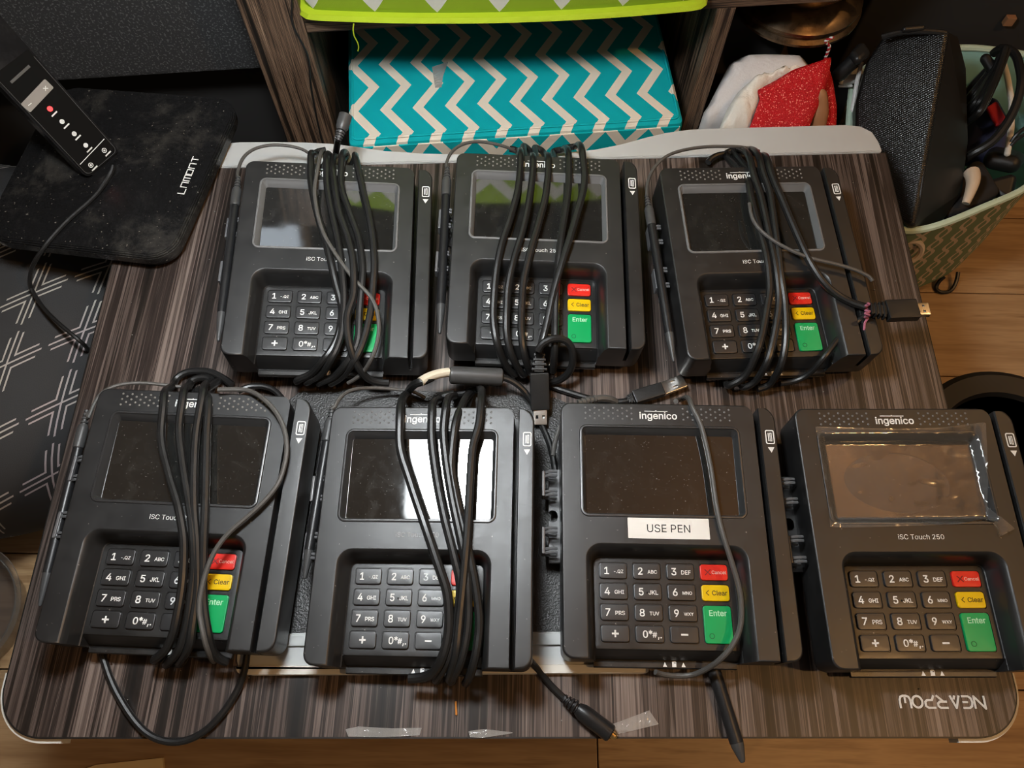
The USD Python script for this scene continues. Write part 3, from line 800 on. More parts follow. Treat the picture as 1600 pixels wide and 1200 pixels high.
def pillow(poly, zb, zt, puff, grid=0.006, rough=0.0, seed=0, edge=None):
    """soft solid over a plan polygon: zb, zt are heights or functions of (x, y) for its bottom and its seam; puff bulges the top"""
    poly = Polygon(poly) if not hasattr(poly, 'area') else poly
    L = poly.exterior.length
    n = int(L / grid) + 8
    B = np.array([poly.exterior.interpolate(t * L / n).coords[0] for t in range(n)])
    lo, hi = B.min(0), B.max(0)
    G = np.array([(x, y) for x in np.arange(lo[0], hi[0], grid) for y in np.arange(lo[1], hi[1], grid) if poly.buffer(-grid * .6).contains(Point(x, y))]).reshape(-1, 2)
    Q = np.vstack([B, G])
    from scipy.spatial import Delaunay
    T = Delaunay(Q).simplices
    T = np.array([t for t in T if poly.buffer(1e-6).contains(Point(*Q[t].mean(0)))])
    a = Q[T]; cr = np.cross(a[:, 1] - a[:, 0], a[:, 2] - a[:, 0]); T[cr < 0] = T[cr < 0][:, ::-1]
    dist = np.array([poly.exterior.distance(Point(*q)) for q in Q]); dist[:n] = 0
    w = edge or max(dist.max(), 1e-6)
    f = lambda z: np.array([z(*q) for q in Q]) if callable(z) else np.full(len(Q), float(z))
    s = np.clip(dist / w, 0, 1)
    top = f(zt) + puff * np.sqrt(np.clip(1 - (1 - s) ** 2, 0, 1))
    if rough:
        top = top + rough * (meshkit.fbm(np.column_stack([Q * 90, np.zeros(len(Q))]), 4, seed) - .5) * np.clip(s * 3, 0, 1)
    bot = f(zb)
    N = len(Q)
    V = np.vstack([np.column_stack([Q, top]), np.column_stack([Q, bot])])
    b = np.arange(n); c = np.roll(b, -1)
    if Polygon(B).exterior.is_ccw is False:
        b, c = c, b
    F = np.vstack([T, T[:, ::-1] + N, np.column_stack([b + N, c + N, c]), np.column_stack([b + N, c, b])])
    return trimesh.Trimesh(V, F, process=False)


def blob(pts, r):
    """hull of small spheres: rounded convex solid"""
    s = trimesh.creation.icosphere(2, 1.0).vertices
    rr = [r] * len(pts) if np.ndim(r) == 0 else r
    return trimesh.convex.convex_hull(np.vstack([s * q + p for p, q in zip(np.asarray(pts, float), rr)]))


# ------------------------------------------------------------------ shelf unit behind the table, its fabric boxes
TH6 = math.radians(6.4)
SO = np.array([-0.199, 0.632, 0.0])
SM = frame_of(SO, [math.cos(TH6), math.sin(TH6), 0], [-math.sin(TH6), math.cos(TH6), 0])
su = Thing('cube_shelf', 'dark wood-grain cube shelf behind the table holding the green and turquoise fabric boxes', 'shelf', mtx=SM)
a = dict(local=True)
su.part('side_panel', boxm(-.0700, -.0130, 0, .30, FLOOR, .42, .0008), 'shelf_wood_upright', **a)
su.part('side_panel', boxm(.4035, .4235, 0, .30, FLOOR, .0752, .0008), 'shelf_wood_upright', **a)
su.part('shelf_board', boxm(-.0125, .53, 0.0, .30, .0755, .0945, .0008), 'shelf_wood_level', **a)
su.part('bottom_board', boxm(-.0125, .403, 0.002, .30, FLOOR + .02, FLOOR + .038, .0008), 'shelf_wood_level', **a)
su.part('back_panel', boxm(-.0125, .53, .292, .298, FLOOR, .42), 'wall_dark', **a)
cordl = spline([(-.0155, -.0012, .40), (-.0165, -.002, .12), (-.024, -.002, .09), (-.018, -.002, .05), (-.024, -.002, .01), (-.03, -.002, -.08)], .004)
single('hanging_cord', moved(tube(cordl, .0011, 6), SM), 'rubber_black', 'thin dark cord hanging down the front of the wood-grain shelf side', 'cord')

gb = Thing('fabric_box', 'lime green fabric box with white chevrons on the upper shelf', 'storage box', mtx=SM @ frame_of([.378, -.004, 0], [1, -.047, 0], [.047, 1, 0]))
gx0, gx1, gy0 = -.388, .002, -.015


def soft_box(x0, x1, y0, y1, z0, z1, r, bul=0.004):
    rr = lambda e: rrect(x0 + e, x1 - e, y0 + e, y1 - e, max(r - e * .3, .002), 6)
    zs = [(z0, .006), (z0 + .003, .002), (z0 + .01, 0), (z0 + (z1 - z0) * .5, -bul), (z1 - .01, 0), (z1 - .003, .002), (z1, .006)]
    return loft([(rr(e), z) for z, e in zs])


def bulge(m_):
    t_ = (m_.vertices[:, 0] - (gx0 + gx1) / 2) / ((gx1 - gx0) / 2)
    m_.vertices[:, 1] -= np.where(m_.vertices[:, 1] < .01, .011 * (1 - t_ ** 2), 0)
    return m_


def dense(x0, x1, y0, y1, r):
    q_ = rrect(x0, x1, y0, y1, r, 6)
    ls_ = Polygon(q_).exterior
    return np.array([ls_.interpolate(i / 160, normalized=True).coords[0] for i in range(160)])


gb.part('box_body', bulge(loft([(dense(gx0 + e, gx1 - e, gy0 + e, .24, .012), z) for z, e in ((.0990, .006), (.102, .002), (.11, 0), (.22, -.004), (.35, 0), (.357, .002), (.36, .006))])), 'green_chevron', **a)
gb.part('piping', bulge(loft([(dense(gx0 - .003, gx1 + .003, gy0 - .004, .242, .012), .0948), (dense(gx0 - .006, gx1 + .006, gy0 - .008, .242, .014), .0985), (dense(gx0 - .004, gx1 + .004, gy0 - .005, .242, .012), .1025)])), 'lime_piping', **a)
lt_ = spline([(-.340, -.026, .0955), (-.342, -.030, .085), (-.339, -.030, .075), (-.341, -.030, .066)], .002)
gb.part('loose_thread', tube(lt_, .0007, 6), 'lime_piping', **a)

TZ = -.030
tb = Thing('fabric_box', 'turquoise fabric box with white chevrons in the lower compartment', 'storage box', mtx=SM @ np.array([[1, 0, 0, .196], [0, 1, 0, .10], [0, 0, 1, 0], [0, 0, 0, 1.0]]))
tx0, tx1, ty0, ty1 = -.188, .187, -.150, .185
tb.part('box_body', loft([(rrect(tx0, tx1, ty0, ty1, .006, 4), FLOOR + .0385), (rrect(tx0, tx1, ty0, ty1, .006, 4), TZ - .010), (rrect(tx0 + .001, tx1 - .001, ty0 + .001, ty1 - .001, .006, 4), TZ - .003), (rrect(tx0 + .004, tx1 - .004, ty0 + .004, ty1 - .004, .005, 4), TZ)]), 'teal_chevron', **a)
seam = [(x, y, TZ + .0006) for x, y in rrect(tx0 + .0055, tx1 - .0055, ty0 + .0055, ty1 - .0055, .006, 4)]
tb.part('seam', tube(np.array(seam + seam[:1]), .0016, 6), 'teal_chevron', **a)
tb.part('front_band', boxm(tx0 + .004, tx1 - .004, ty0 - .0012, ty0 + .0006, FLOOR + .042, TZ - .006, .0005), 'teal_chevron_side', **a)
scr = [bp(u, v, TZ + .0012) for u, v in ((675, 105), (700, 97), (692, 120), (690, 136), (680, 137))]
scrap = Polygon([q[:2] for q in scr])
single('tape_scrap', extrude(scrap, TZ + .0008, TZ + .0016), 'clear_tape', 'small torn scrap of clear tape on the turquoise chevron box', 'tape')

# carpeted speaker cabinet at the left of the shelf
fb = Thing('speaker_cabinet', 'black carpet-covered cabinet at the back left behind the desk lamp', 'cabinet', mtx=SM)
fb.part('cabinet_body', soft_box(-.80, -.074, .050, .36, -.0145, .52, .01, .0), 'carpet_black', **a)
fb.part('plinth', boxm(-.78, -.085, .10, .34, FLOOR, -.0147, .002), 'wall_dark', **a)

# ------------------------------------------------------------------ cushion at the left
cx, cy, ax_, ay_, zc, az_ = -.655, .385, .250, .217, -.155, .125
th, ph = np.meshgrid(np.linspace(0, 2 * math.pi, 72, endpoint=False), np.linspace(-math.pi / 2, math.pi / 2, 36), indexing='ij')
pw = lambda c, e: np.sign(c) * np.abs(c) ** e
X = cx + ax_ * pw(np.cos(ph), .55) * pw(np.cos(th), .75); Y = cy + ay_ * pw(np.cos(ph), .55) * pw(np.sin(th), .75); Z = zc + az_ * pw(np.sin(ph), .62)
V = np.column_stack([X.ravel(), Y.ravel(), Z.ravel()])
V[:, :2] += (meshkit.fbm(V * 9, 3, 3)[:, None] - .5) * .012
nn = 36; F = []
for i in range(72):
    for j in range(nn - 1):
        p_, q_ = i * nn + j, ((i + 1) % 72) * nn + j
        F += [(p_, q_, q_ + 1), (p_, q_ + 1, p_ + 1)]
E2, E1 = np.array([.058, .040]), np.array([.005, .080])
st = np.linalg.solve(np.column_stack([E2, E1]), (V[:, :2] - np.array([cx, cy]) + np.column_stack([-.25 * (V[:, 2] - zc), .45 * (V[:, 2] - zc)])).T).T
single('floor_cushion', (V, np.array(F)), 'quilt_fabric', 'dark grey pouf printed with pale crosses on the floor left of the table', 'pouf', uv=st)

# ------------------------------------------------------------------ desk lamp
ZB = 0.0036
lamp = Thing('desk_lamp', 'black desk lamp with dusty square base and touch panel on the far left table corner', 'desk lamp', (-.38, .47, ZB))
cor = [bp(u, v, .022)[:2] for u, v in ((88, 132), (380, 153), (266, 407), (-36, 372))]
basep = Polygon(cor).buffer(-.028).buffer(.028, 12)
pl_ = lambda e: basep.buffer(-e)
lamp.part('base', cat(extrude(pl_(.004), ZB, .008), extrude(pl_(.0012), .008, .0112), extrude(pl_(0), .0112, .0185), extrude(pl_(.0008), .0185, .0203), extrude(pl_(.0022), .0203, .0214), extrude(pl_(.0040), .0214, .0220)), 'lamp_base_dusty', smooth=35)
GL2 = {'L': [[(0, 1), (0, 0), (.8, 0)]], 'A': [[(0, 0), (0, .95), (.72, .95), (.72, 0)]], 'M': [[(0, 0), (0, .95), (.85, .95), (.85, 0)], [(.42, .95), (.42, 0)]],
       'P': [[(0, 0), (0, .95), (.72, .95), (.72, .08), (0, .08)]], 'T': [[(0, .95), (.85, .95)], [(.42, .95), (.42, 0)]]}
q0, q1 = bp(287.5, 303, .0222), bp(312, 245, .0222)
L_, xo = [], 0
for ch in 'LAMPAT':
    L_ += [[(x + xo, y) for x, y in l] for l in GL2[ch]]; xo += 1.0
up = bp(281, 302, .0222) - bp(288, 303, .0222)
lm_ = strokes(L_, .15, .0002)
lm_.apply_scale([np.linalg.norm(q1 - q0) / 5.9, .0068, 1])
lamp.part('lamp_name', moved(lm_, frame_of([*q0[:2], .0220], q1 - q0, up)), 'print_white')
A_, B_ = bp(137, 279, .026), bp(188, 236, .026)
D_ = ((bp(32, 164, .10) + bp(78, 120, .10)) - A_ - B_) / 2; D_ /= np.linalg.norm(D_)
AX = (B_ - A_) / np.linalg.norm(B_ - A_); AW = np.linalg.norm(B_ - A_)
D_ = D_ - AX * (D_ @ AX); D_ /= np.linalg.norm(D_)
AN = np.cross(AX, D_)
if AN @ (CC - A_) < 0:
    AN = -AN
AF = np.eye(4); AF[:3, 0], AF[:3, 1], AF[:3, 2], AF[:3, 3] = AX, D_, np.cross(AX, D_), A_
sg = 1.0 if AN @ np.cross(AX, D_) > 0 else -1.0
slab = lambda x0, x1, y0, y1, z0, z1, r: moved(loft([(rrect(x0, x1, y0, y1, r), min(z0, z1)), (rrect(x0, x1, y0, y1, r), max(z0, z1))]), AF)
lamp.part('control_arm', cat(slab(0, AW, 0.0, .215, -sg * .017, -sg * .0012, (.006, .006, .002, .002)), slab(.0012, AW - .0012, .0012, .214, -sg * .0012, 0, (.005, .005, .002, .002))), 'lamp_black')
tpan = lamp.part('touch_panel', slab(.0018, AW - .0018, .0018, .112, 0, sg * .0006, (.005, .005, .001, .001)), 'lamp_gloss', label='glossy black touch panel')
lamp.part('foot_joint', moved(boxm(.006, AW - .006, -.006, .012, -.0150 if sg > 0 else .003, -.003 if sg > 0 else .0150, .001), AF), 'lamp_black')


def face(u, v):
    p = on_plane(u, v, A_ + AN * .0007, AN) - A_
    return np.array([p @ AX, p @ D_])


def face_poly(pts):
    return Polygon([face(u, v) for u, v in pts])


def face_mesh(poly, h=.0002):
    m_ = extrude(poly, 0, h)
    m_.apply_translation([0, 0, .0006 if sg > 0 else -.0006 - h])
    return moved(m_, AF)


bt = face_poly(((32, 163), (70, 123), (84, 137), (47, 176)))
lamp.part('dimmer_bar', face_mesh(bt.buffer(-.0012).buffer(.0012), .0004), 'lamp_plate', parent=tpan, label='pale grey dimmer bar')
seg = lambda pts, w: LineString([face(u, v) for u, v in pts]).buffer(w / 2, cap_style=2)
ring_ = Polygon(rrect(.0020, AW - .0020, .0020, .112, (.005, .005, .001, .001))); ring_ = ring_.difference(ring_.buffer(-.0005))
lamp.part('panel_trim', face_mesh(ring_.intersection(sbox(-1, -1, 1, .105)), .0002), 'pen_grey', parent=tpan)
lamp.part('dimmer_mark', face_mesh(unary_union([seg(((67, 138), (75, 138)), .0007), seg(((71, 134), (71, 142)), .0007), seg(((44, 165), (49, 161)), .0007)]), .0006), 'print_white', parent=tpan)
led = trimesh.creation.icosphere(2, .0024); led.apply_translation((AF @ np.r_[face(78, 170), sg * .0008, 1])[:3])
lamp.part('indicator_light', led, 'red_led', parent=tpan, label='red indicator light')
ic = [seg(((125, 257), (163, 217)), .0007)]
for u, v in ((97, 190), (116, 209), (134, 227)):
    ic.append(Point(face(u, v)).buffer(.0022))
for u, v in ((163, 235), (142, 258)):
    ic.append(Point(face(u, v)).buffer(.0024).difference(Point(face(u, v)).buffer(.0017))); ic.append(Point(face(u, v)).buffer(.0010))
for u, v in ((85, 178), (104, 197), (122, 215), (140, 234), (169, 240), (148, 263)):
    ic.append(seg(((u - 4, v + 4), (u + 4, v - 4)), .0013))
lamp.part('touch_icon', face_mesh(unary_union(ic)), 'print_white', parent=tpan)
lamp.part('arm_slot', face_mesh(seg(((17, 129), (46, 103)), .0022), .0008), 'rubber_grey')
J0 = A_ + AX * AW / 2 + D_ * .21 - AN * .008
J1 = np.array([-.42, .53, .59]); HC = np.array([-.125, .31, .60])
lamp.part('upper_arm', blob([J0, J0 + AX * .012, J0 - AX * .012, J1 + AX * .01, J1 - AX * .01], .008), 'lamp_black')
H0 = HC + np.array([-.098, .068, .018])
lamp.part('head_arm', blob([J1, J1 + [0, 0, .008], H0 + [0, 0, .004], H0], .008), 'lamp_black')
HM = np.eye(4); HM[:3, 3] = HC
lamp.part('lamp_head', moved(loft([(rrect(-.103, .103, -.083, .083, .026), 0.0), (rrect(-.104, .104, -.084, .084, .026), .006), (rrect(-.100, .100, -.080, .080, .026), .016)]), HM), 'lamp_black')  # head out of view; shaped and placed to fit the screen glare and shadows
pr_ = [Polygon(rrect(-x_, x_, -y_, y_, .02)) for x_, y_ in ((.050, .0425), (.075, .060), (.096, .076))]
lamp.part('light_panel', moved(extrude(pr_[0], -.0016, -.0002), HM), 'led_panel', label='glowing white light panel, out of view above the table')
lamp.part('panel_border', moved(extrude(pr_[1].difference(pr_[0]), -.0014, -.0002), HM), 'led_panel_mid')
lamp.part('panel_border', moved(extrude(pr_[2].difference(pr_[1]), -.0012, -.0002), HM), 'led_panel_edge')
lc = spline([bp(177, 258, .030), bp(172, 275, .0255), bp(150, 306, .0245), bp(110, 340, .0245), bp(75, 377, .0245), bp(58, 402, .021), bp(48, 425, .000), bp(47, 448, -.03), bp(62, 475, -.032), bp(95, 508, -.034), bp(128, 535, -.04), bp(150, 560, -.10), bp(190, 600, -.2)], .005, 2)
lamp.part('power_cord', tube(lc, .0021, 8), 'rubber_black')

# ------------------------------------------------------------------ right of the shelf: bag, hat, pot
zslope = lambda x, y: -.085 + (y - .62) * .80
bagp = [bp(u, v, z)[:2] for u, v, z in ((1080, 215, -.09), (1097, 195, -.085), (1130, 130, -.055), (1165, 92, -.03), (1200, 80, -.02), (1255, 76, -.015), (1264, 96, -.02), (1285, 150, -.05), (1290, 215, -.09))]
single('white_bag', pillow(Polygon(bagp).buffer(-.006).buffer(.006), FLOOR, lambda x, y: min(zslope(x, y), -.012) - .012, .012, .008), 'white_felt', 'white felt bag standing right of the cube shelf, plush trim lying on it', 'bag', smooth=True)
trim_px = ((1122, 205), (1138, 165), (1155, 138), (1180, 116), (1215, 104), (1245, 98), (1264, 98), (1245, 110), (1215, 124), (1196, 136), (1192, 152), (1180, 180), (1172, 205))
trp = Polygon([on_plane(u, v, [0, .62, -.070], np.array([0, -.62, .78]))[:2] for u, v in trim_px]).buffer(-.002).buffer(.002)
single('plush_trim', pillow(trp, lambda x, y: zslope(x, y) + .004, lambda x, y: zslope(x, y) + .008, .016, .0035, rough=.022, seed=5), 'fur_white', 'fluffy white plush trim next to the red glitter hat', 'trim', smooth=True)
hat = Thing('glitter_hat', 'red glitter felt hat with white and red hanging cord right of the shelf', 'hat', (.30, .66, -.06))
zs2 = lambda x, y: zslope(x, y) + .022
hp = Polygon([on_plane(u, v, [0, .62, -.062], np.array([0, -.62, .78]))[:2] for u, v in ((1166, 212), (1175, 190), (1189, 150), (1184, 140), (1210, 126), (1240, 108), (1270, 98), (1300, 88), (1296, 115), (1286, 150), (1272, 180), (1260, 212))])
hat.part('front_flap', pillow(hp, lambda x, y: zs2(x, y) - .004, lambda x, y: zs2(x, y), .008, .005, rough=.004, seed=2), 'red_glitter', smooth=True)
hp2 = Polygon([on_plane(u, v, [0, .62, -.085], np.array([0, -.62, .78]))[:2] for u, v in ((1298, 92), (1306, 120), (1312, 160), (1310, 212), (1283, 212), (1284, 160), (1290, 120))])
hat.part('rear_flap', pillow(hp2, lambda x, y: zslope(x, y) - .014, lambda x, y: zslope(x, y) - .008, .006, .005, rough=.003, seed=3), 'red_glitter', smooth=True)
hat.part('wooden_nose', tube(spline([bp(1279, 138, -.022), bp(1281, 162, -.038), bp(1279, 183, -.050), bp(1274, 215, -.070)], .003), np.interp(np.linspace(0, 1, len(spline([bp(1279, 138, -.022), bp(1281, 162, -.038), bp(1279, 183, -.050), bp(1274, 215, -.070)], .003))), [0, .12, .5, 1], [.004, .008, .0105, .009]), 14), 'tan_wood', label='tan wooden peg under the flap')
tc_ = spline([bp(1289, 92, -.012), bp(1293, 82, .0), bp(1296, 72, .012), bp(1290, 64, .022), bp(1302, 58, .03)], .0012)
tt = np.arange(len(tc_))
off = lambda s_: tc_ + s_ * .0009 * np.column_stack([np.cos(tt * .9), np.sin(tt * .9), 0 * tt])
hat.part('cord_strand', tube(off(1), .0011, 6), 'print_white')
hat.part('cord_strand', tube(off(-1), .0011, 6), 'red_cloth')

pc = bp(1258, 28, .0)
pb = Thing('storage_crate', 'dark crate in the shadow under the bronze pot', 'crate', mtx=SM)
pb.part('crate_body', soft_box(.432, .536, .075, .28, FLOOR, -.004, .006, 0), 'wall_dark', **a)
pot = Thing('bronze_pot', 'dark bronze pot with ringed foot standing behind the red hat', 'pot', (.345, .785, -.003))
po = lambda m_: m_.apply_translation([.322, .785, -.003])
pot.part('pot_foot', po(lathe([(0, 0), (.072, 0), (.076, .003), (.076, .006), (.071, .009), (.071, .012), (.073, .014), (.073, .017), (.066, .022), (.05, .028), (0, .028)], 48)), 'bronze')
pot.part('pot_body', po(lathe([(0, .028), (.046, .028), (.05, .034), (.066, .055), (.08, .085), (.084, .11), (.08, .14), (.06, .17), (.056, .175), (0, .175)], 48)), 'bronze')
ev = [pc + np.array([.03 + .03 * math.cos(q), -.015 + .012 * math.sin(q * 2), .035 + .02 * math.sin(q)]) for q in np.linspace(.2, 3.0, 20)]
pot.part('pot_handle', tube(spline(ev, .003), .006, 8), 'bronze')

ad = Thing('black_adapter', 'small black angled adapter lying beside the red hat', 'adapter', (.39, .68, -.03))
ad.part('adapter_body', blob([bp(1312, 116, -.05), bp(1336, 92, -.03)], .0085), 'plug_black')
ad.part('adapter_head', blob([bp(1336, 86, -.02), bp(1350, 84, -.02), bp(1345, 76, -.02), bp(1340, 92, -.02)], .006), 'plug_black')
single('white_stick', tube(spline([bp(1325, 205, -.10), bp(1335, 150, -.07), bp(1346, 98, -.05)], .006), .0026, 8), 'white_plastic', 'thin white plastic stick leaning beside the black leather case', 'stick')
single('white_fork', cat(blob([bp(1316, 128, -.07), bp(1345, 124, -.07), bp(1342, 110, -.07)], .004), blob([bp(1312, 134, -.075), bp(1330, 134, -.075)], .002)), 'white_plastic', 'white plastic fork end between the red hat and the leather case', 'fork')
single('cloth_heap', pillow([(.335, .60), (.385, .61), (.388, .70), (.37, .715), (.335, .68)], FLOOR, -.125, .01, .01), 'pile_dark', 'dark cloth heap under the adapter beside the red hat', 'cloth', smooth=True)

# ------------------------------------------------------------------ basket and what is in it
ZR, ZF = -.085, -.262
rimp = [(.402, .545)] + [tuple(bp(u, v, ZR)[:2]) for u, v in ((1400, 364), (1440, 361), (1490, 344), (1540, 322), (1600, 298))] + [(.655, .645), (.69, .69), (.695, .75), (.66, .80), (.58, .812), (.48, .80), (.42, .76), (.398, .66)]
rl = LineString(rimp + rimp[:1])
RC = Polygon(rimp).buffer(-.02).buffer(.02)
nR = 120
s0 = RC.exterior
RP = np.array([s0.interpolate(t / nR, normalized=True).coords[0] for t in range(nR)])
if not s0.is_ccw:
    RP = RP[::-1]
RP = np.column_stack([gaussian_filter1d(RP[:, k], 2, mode='wrap') for k in range(2)])
cen = RP.mean(0)
bas = Thing('fabric_basket', 'oval canvas basket with loop pattern and mint lining on the floor right of the table', 'basket', (*cen, FLOOR))
rings = []
botp = lambda s_: cen + (RP - cen) * s_ + np.array([.012, -.006])
lv = [(1.0, 0.0, ZR), (.985, .25, ZR * .75 + ZF * .25), (.965, .5, (ZR + ZF) / 2), (.95, .8, ZR * .2 + ZF * .8), (.94, 1.0, ZF + .004)]
W_ = [np.column_stack([cen + (RP - cen) * s_ + np.array([.012, -.006]) * q_, np.full(nR, z_)]) for s_, q_, z_ in lv]
V = np.vstack(W_ + [W_[0][:1], W_[1][:1], W_[2][:1], W_[3][:1], W_[4][:1]])
# outer canvas with a seam column so that the pattern closes
rows = [np.vstack([w_, w_[:1]]) for w_ in W_]
V = np.vstack(rows); n1 = nR + 1; F = []
for k in range(len(rows) - 1):
    for i in range(nR):
        p_, q_ = k * n1 + i, (k + 1) * n1 + i
        F += [(p_, q_, q_ + 1), (p_, q_ + 1, p_ + 1)]
per = np.r_[0, np.cumsum(np.linalg.norm(np.diff(rows[0][:, :2], axis=0), axis=1))]
st = np.array([(per[i] / .036, (lv[k][2] - ZF) / .046) for k in range(len(rows)) for i in range(n1)])
bas.part('canvas_side', (V, np.array(F)[:, ::-1]), 'basket_canvas', uv=st)
inn = [np.column_stack([cen + (w_[:, :2] - cen) * .985, w_[:, 2] + (.004 if k == len(W_) - 1 else 0)]) for k, w_ in enumerate(W_)]
V = np.vstack(inn); F = []
for k in range(len(inn) - 1):
    for i in range(nR):
        j = (i + 1) % nR
        F += [(k * nR + i, (k + 1) * nR + i, (k + 1) * nR + j), (k * nR + i, (k + 1) * nR + j, k * nR + j)]
c_ = len(V); V = np.vstack([V, [*cen, ZF + .008]])
F += [((len(inn) - 1) * nR + i, c_, (len(inn) - 1) * nR + (i + 1) % nR) for i in range(nR)]
bas.part('lining', (V, np.array(F)), 'mint_inside', label='mint green lining')
bas.part('rim_binding', tube(np.vstack([np.column_stack([RP, np.full(nR, ZR)]), [[*RP[0], ZR]]]), .0042, 8), 'mint_rim', label='pale mint bound rim')
flo = W_[-1]
bas.part('basket_bottom', loft([(flo[:, :2], ZF - .002), (flo[:, :2], ZF + .003)]), 'basket_canvas')
hb = bp(1416, 388, -.13) + np.array([-.002, -.008, .004])
hr = np.array([hb + .016 * np.array([math.cos(q), .35 * math.sin(q), .9 * math.sin(q)]) for q in np.linspace(0, 2 * math.pi, 24)])
bas.part('eyelet', tube(hr, .0035, 8), 'beige_plastic', label='beige grommet ring')
wf = [bp(1476, 432, ZF - .002), bp(1463, 452, FLOOR + .003), bp(1470, 457, FLOOR + .003), bp(1482, 456, FLOOR + .003), bp(1497, 425, ZF - .002)]
bas.part('wire_foot', tube(spline(wf, .002, 1), .0026, 8), 'dark_metal', label='black wire foot')
wf2 = [np.array([.62, .76, ZF - .002]), np.array([.635, .77, FLOOR + .003]), np.array([.60, .79, FLOOR + .003]), np.array([.59, .78, ZF - .002])]
bas.part('wire_foot', tube(spline(wf2, .002, 1), .0026, 8), 'dark_metal')
wf3 = [np.array([.45, .74, ZF - .002]), np.array([.44, .75, FLOOR + .003]), np.array([.46, .77, FLOOR + .003]), np.array([.47, .76, ZF - .002])]
bas.part('wire_foot', tube(spline(wf3, .002, 1), .0026, 8), 'dark_metal')

case = Thing('leather_case', 'large black cross-grained leather case standing in the basket', 'case', (.47, .64, -.2))
ridge = [bp(1474, 58, .015), bp(1462, 130, -.008), bp(1450, 205, -.032), bp(1438, 270, -.052), bp(1431, 318, -.068), bp(1436, 342, -.085)]
left_ = [bp(1390, 62, -.004), bp(1362, 100, -.028), bp(1345, 160, -.055), bp(1345, 200, -.07), bp(1372, 290, -.095), bp(1400, 336, -.105), bp(1422, 350, -.10)]
right_ = [bp(1488, 64, -.005), bp(1500, 110, -.04), bp(1503, 220, -.08), bp(1494, 300, -.105), bp(1462, 345, -.115)]
left_ = [on_plane(*q, ridge[0], np.cross(ridge[4] - ridge[0], bp(1345, 180, -.062) - ridge[0])) for q in ((1388, 62), (1362, 100), (1346, 160), (1345, 200), (1372, 290), (1400, 336), (1424, 348))]
low = [p + np.array([0.012, .012, -.045]) for p in left_[1:5] + right_[1:4]]
case.part('case_body', blob(ridge + left_ + right_ + low, .006), 'leather_smooth', smooth=True)
nA = np.cross(ridge[3] - ridge[0], left_[2] - ridge[0]); nA /= np.linalg.norm(nA)
nA = nA if nA[2] > 0 else -nA
pa = [p + nA * .0012 for p in ridge + left_]
case.part('grained_panel', blob(pa, .0058), 'saffiano', smooth=True, label='cross-grained leather panel')
case.part('piping', tube(spline([p + np.array([.001, 0, .0055]) for p in ridge], .004), .0016, 8), 'leather_smooth')
case.part('zip', tube(spline([bp(1378, 58, .004), bp(1412, 50, .014), bp(1445, 49, .018), bp(1478, 52, .020)], .004), .0030, 8), 'plug_black')
case.part('zip_pull', blob([bp(1414, 46, .018), bp(1440, 44, .020)], .0035), 'dark_metal')

cc0 = bp(1528, 140, -.09)
bun = Thing('cable_bundle', 'bundle of thin black cables behind the leather case in the basket', 'cable bundle', tuple(cc0), group=None)
for k in range(9):
    o_ = np.array([.003 * math.cos(k * 1.9), .003 * math.sin(k * 2.3), .0032 * k - .008])
    pth = [bp(1560, 92, -.05) + o_, bp(1545, 105 + 4 * k, -.06) + o_, bp(1520, 128 + 8 * k, -.07) + o_, bp(1500, 160 + 6 * k, -.10) + o_, bp(1488, 178 + 2 * k, -.14) + o_]
    bun.part('cable', tube(spline(pth, .004), .0040, 8), 'rubber_black')
bun.part('cable_tie', blob([bp(1540, 92, -.05), bp(1550, 108, -.052)], .006), 'plug_black')
big = spline([bp(1552, 84, -.055), bp(1568, 74, -.04), bp(1588, 86, -.035), bp(1596, 120, -.035), bp(1590, 158, -.045), bp(1572, 195, -.06), bp(1545, 226, -.075), bp(1515, 243, -.09), bp(1498, 250, -.12)], .004)
single('thick_cable', tube(big, .0050, 10), 'rubber_black', 'thick black cable arching over the right side of the basket', 'cable')
single('thin_cable', cat(tube(spline([bp(1580, 222, -.08), bp(1592, 206, -.07), bp(1612, 196, -.065)], .004), .0022, 8), tube(spline([bp(1580, 228, -.083), bp(1596, 212, -.073), bp(1614, 206, -.068)], .004), .0022, 8)), 'rubber_black', 'thin doubled black cable crossing the mint lining at the right', 'cable')
nv = Thing('navy_pouch', 'navy pouch with a red strip beside the cable bundle in the basket', 'pouch', (*bp(1540, 205, -.15)[:2], -.25))
nv.part('pouch_body', blob([bp(1508, 190, -.15), bp(1545, 168, -.12), bp(1565, 205, -.12), bp(1562, 235, -.13), bp(1515, 245, -.15), bp(1530, 210, -.22)], .012), 'navy', smooth=True)
nv.part('red_strip', blob([bp(1545, 170, -.104), bp(1555, 163, -.104), bp(1567, 186, -.104), bp(1558, 194, -.104)], .003), 'red_cloth')
single('white_strap', cat(*[blob([q0_, q1_], .0036) for q0_, q1_ in zip(*(lambda s_: (s_[:-1], s_[1:]))([bp(1564, 84, -.09), bp(1574, 120, -.085), bp(1581, 160, -.085), bp(1580, 200, -.09), bp(1574, 240, -.10)]))]), 'white_strap', 'off-white strap standing along the right side inside the basket', 'strap', smooth=True)
single('black_mouse', blob([bp(1552, 250, -.12), bp(1580, 256, -.115), bp(1585, 250, -.12), bp(1556, 243, -.13)], .011), 'bin_black', 'rounded black gadget lying on the mint lining in the basket', 'gadget', smooth=True)
jk = Thing('dark_cloth', 'crumpled black cloth strap at the near side of the basket', 'cloth', (*bp(1500, 310, -.15)[:2], -.25))
jk.part('cloth_fold', blob([bp(1480, 330, -.12), bp(1520, 318, -.115), bp(1545, 300, -.115), bp(1525, 265, -.13), bp(1500, 290, -.18)], .010), 'pile_dark', smooth=True)
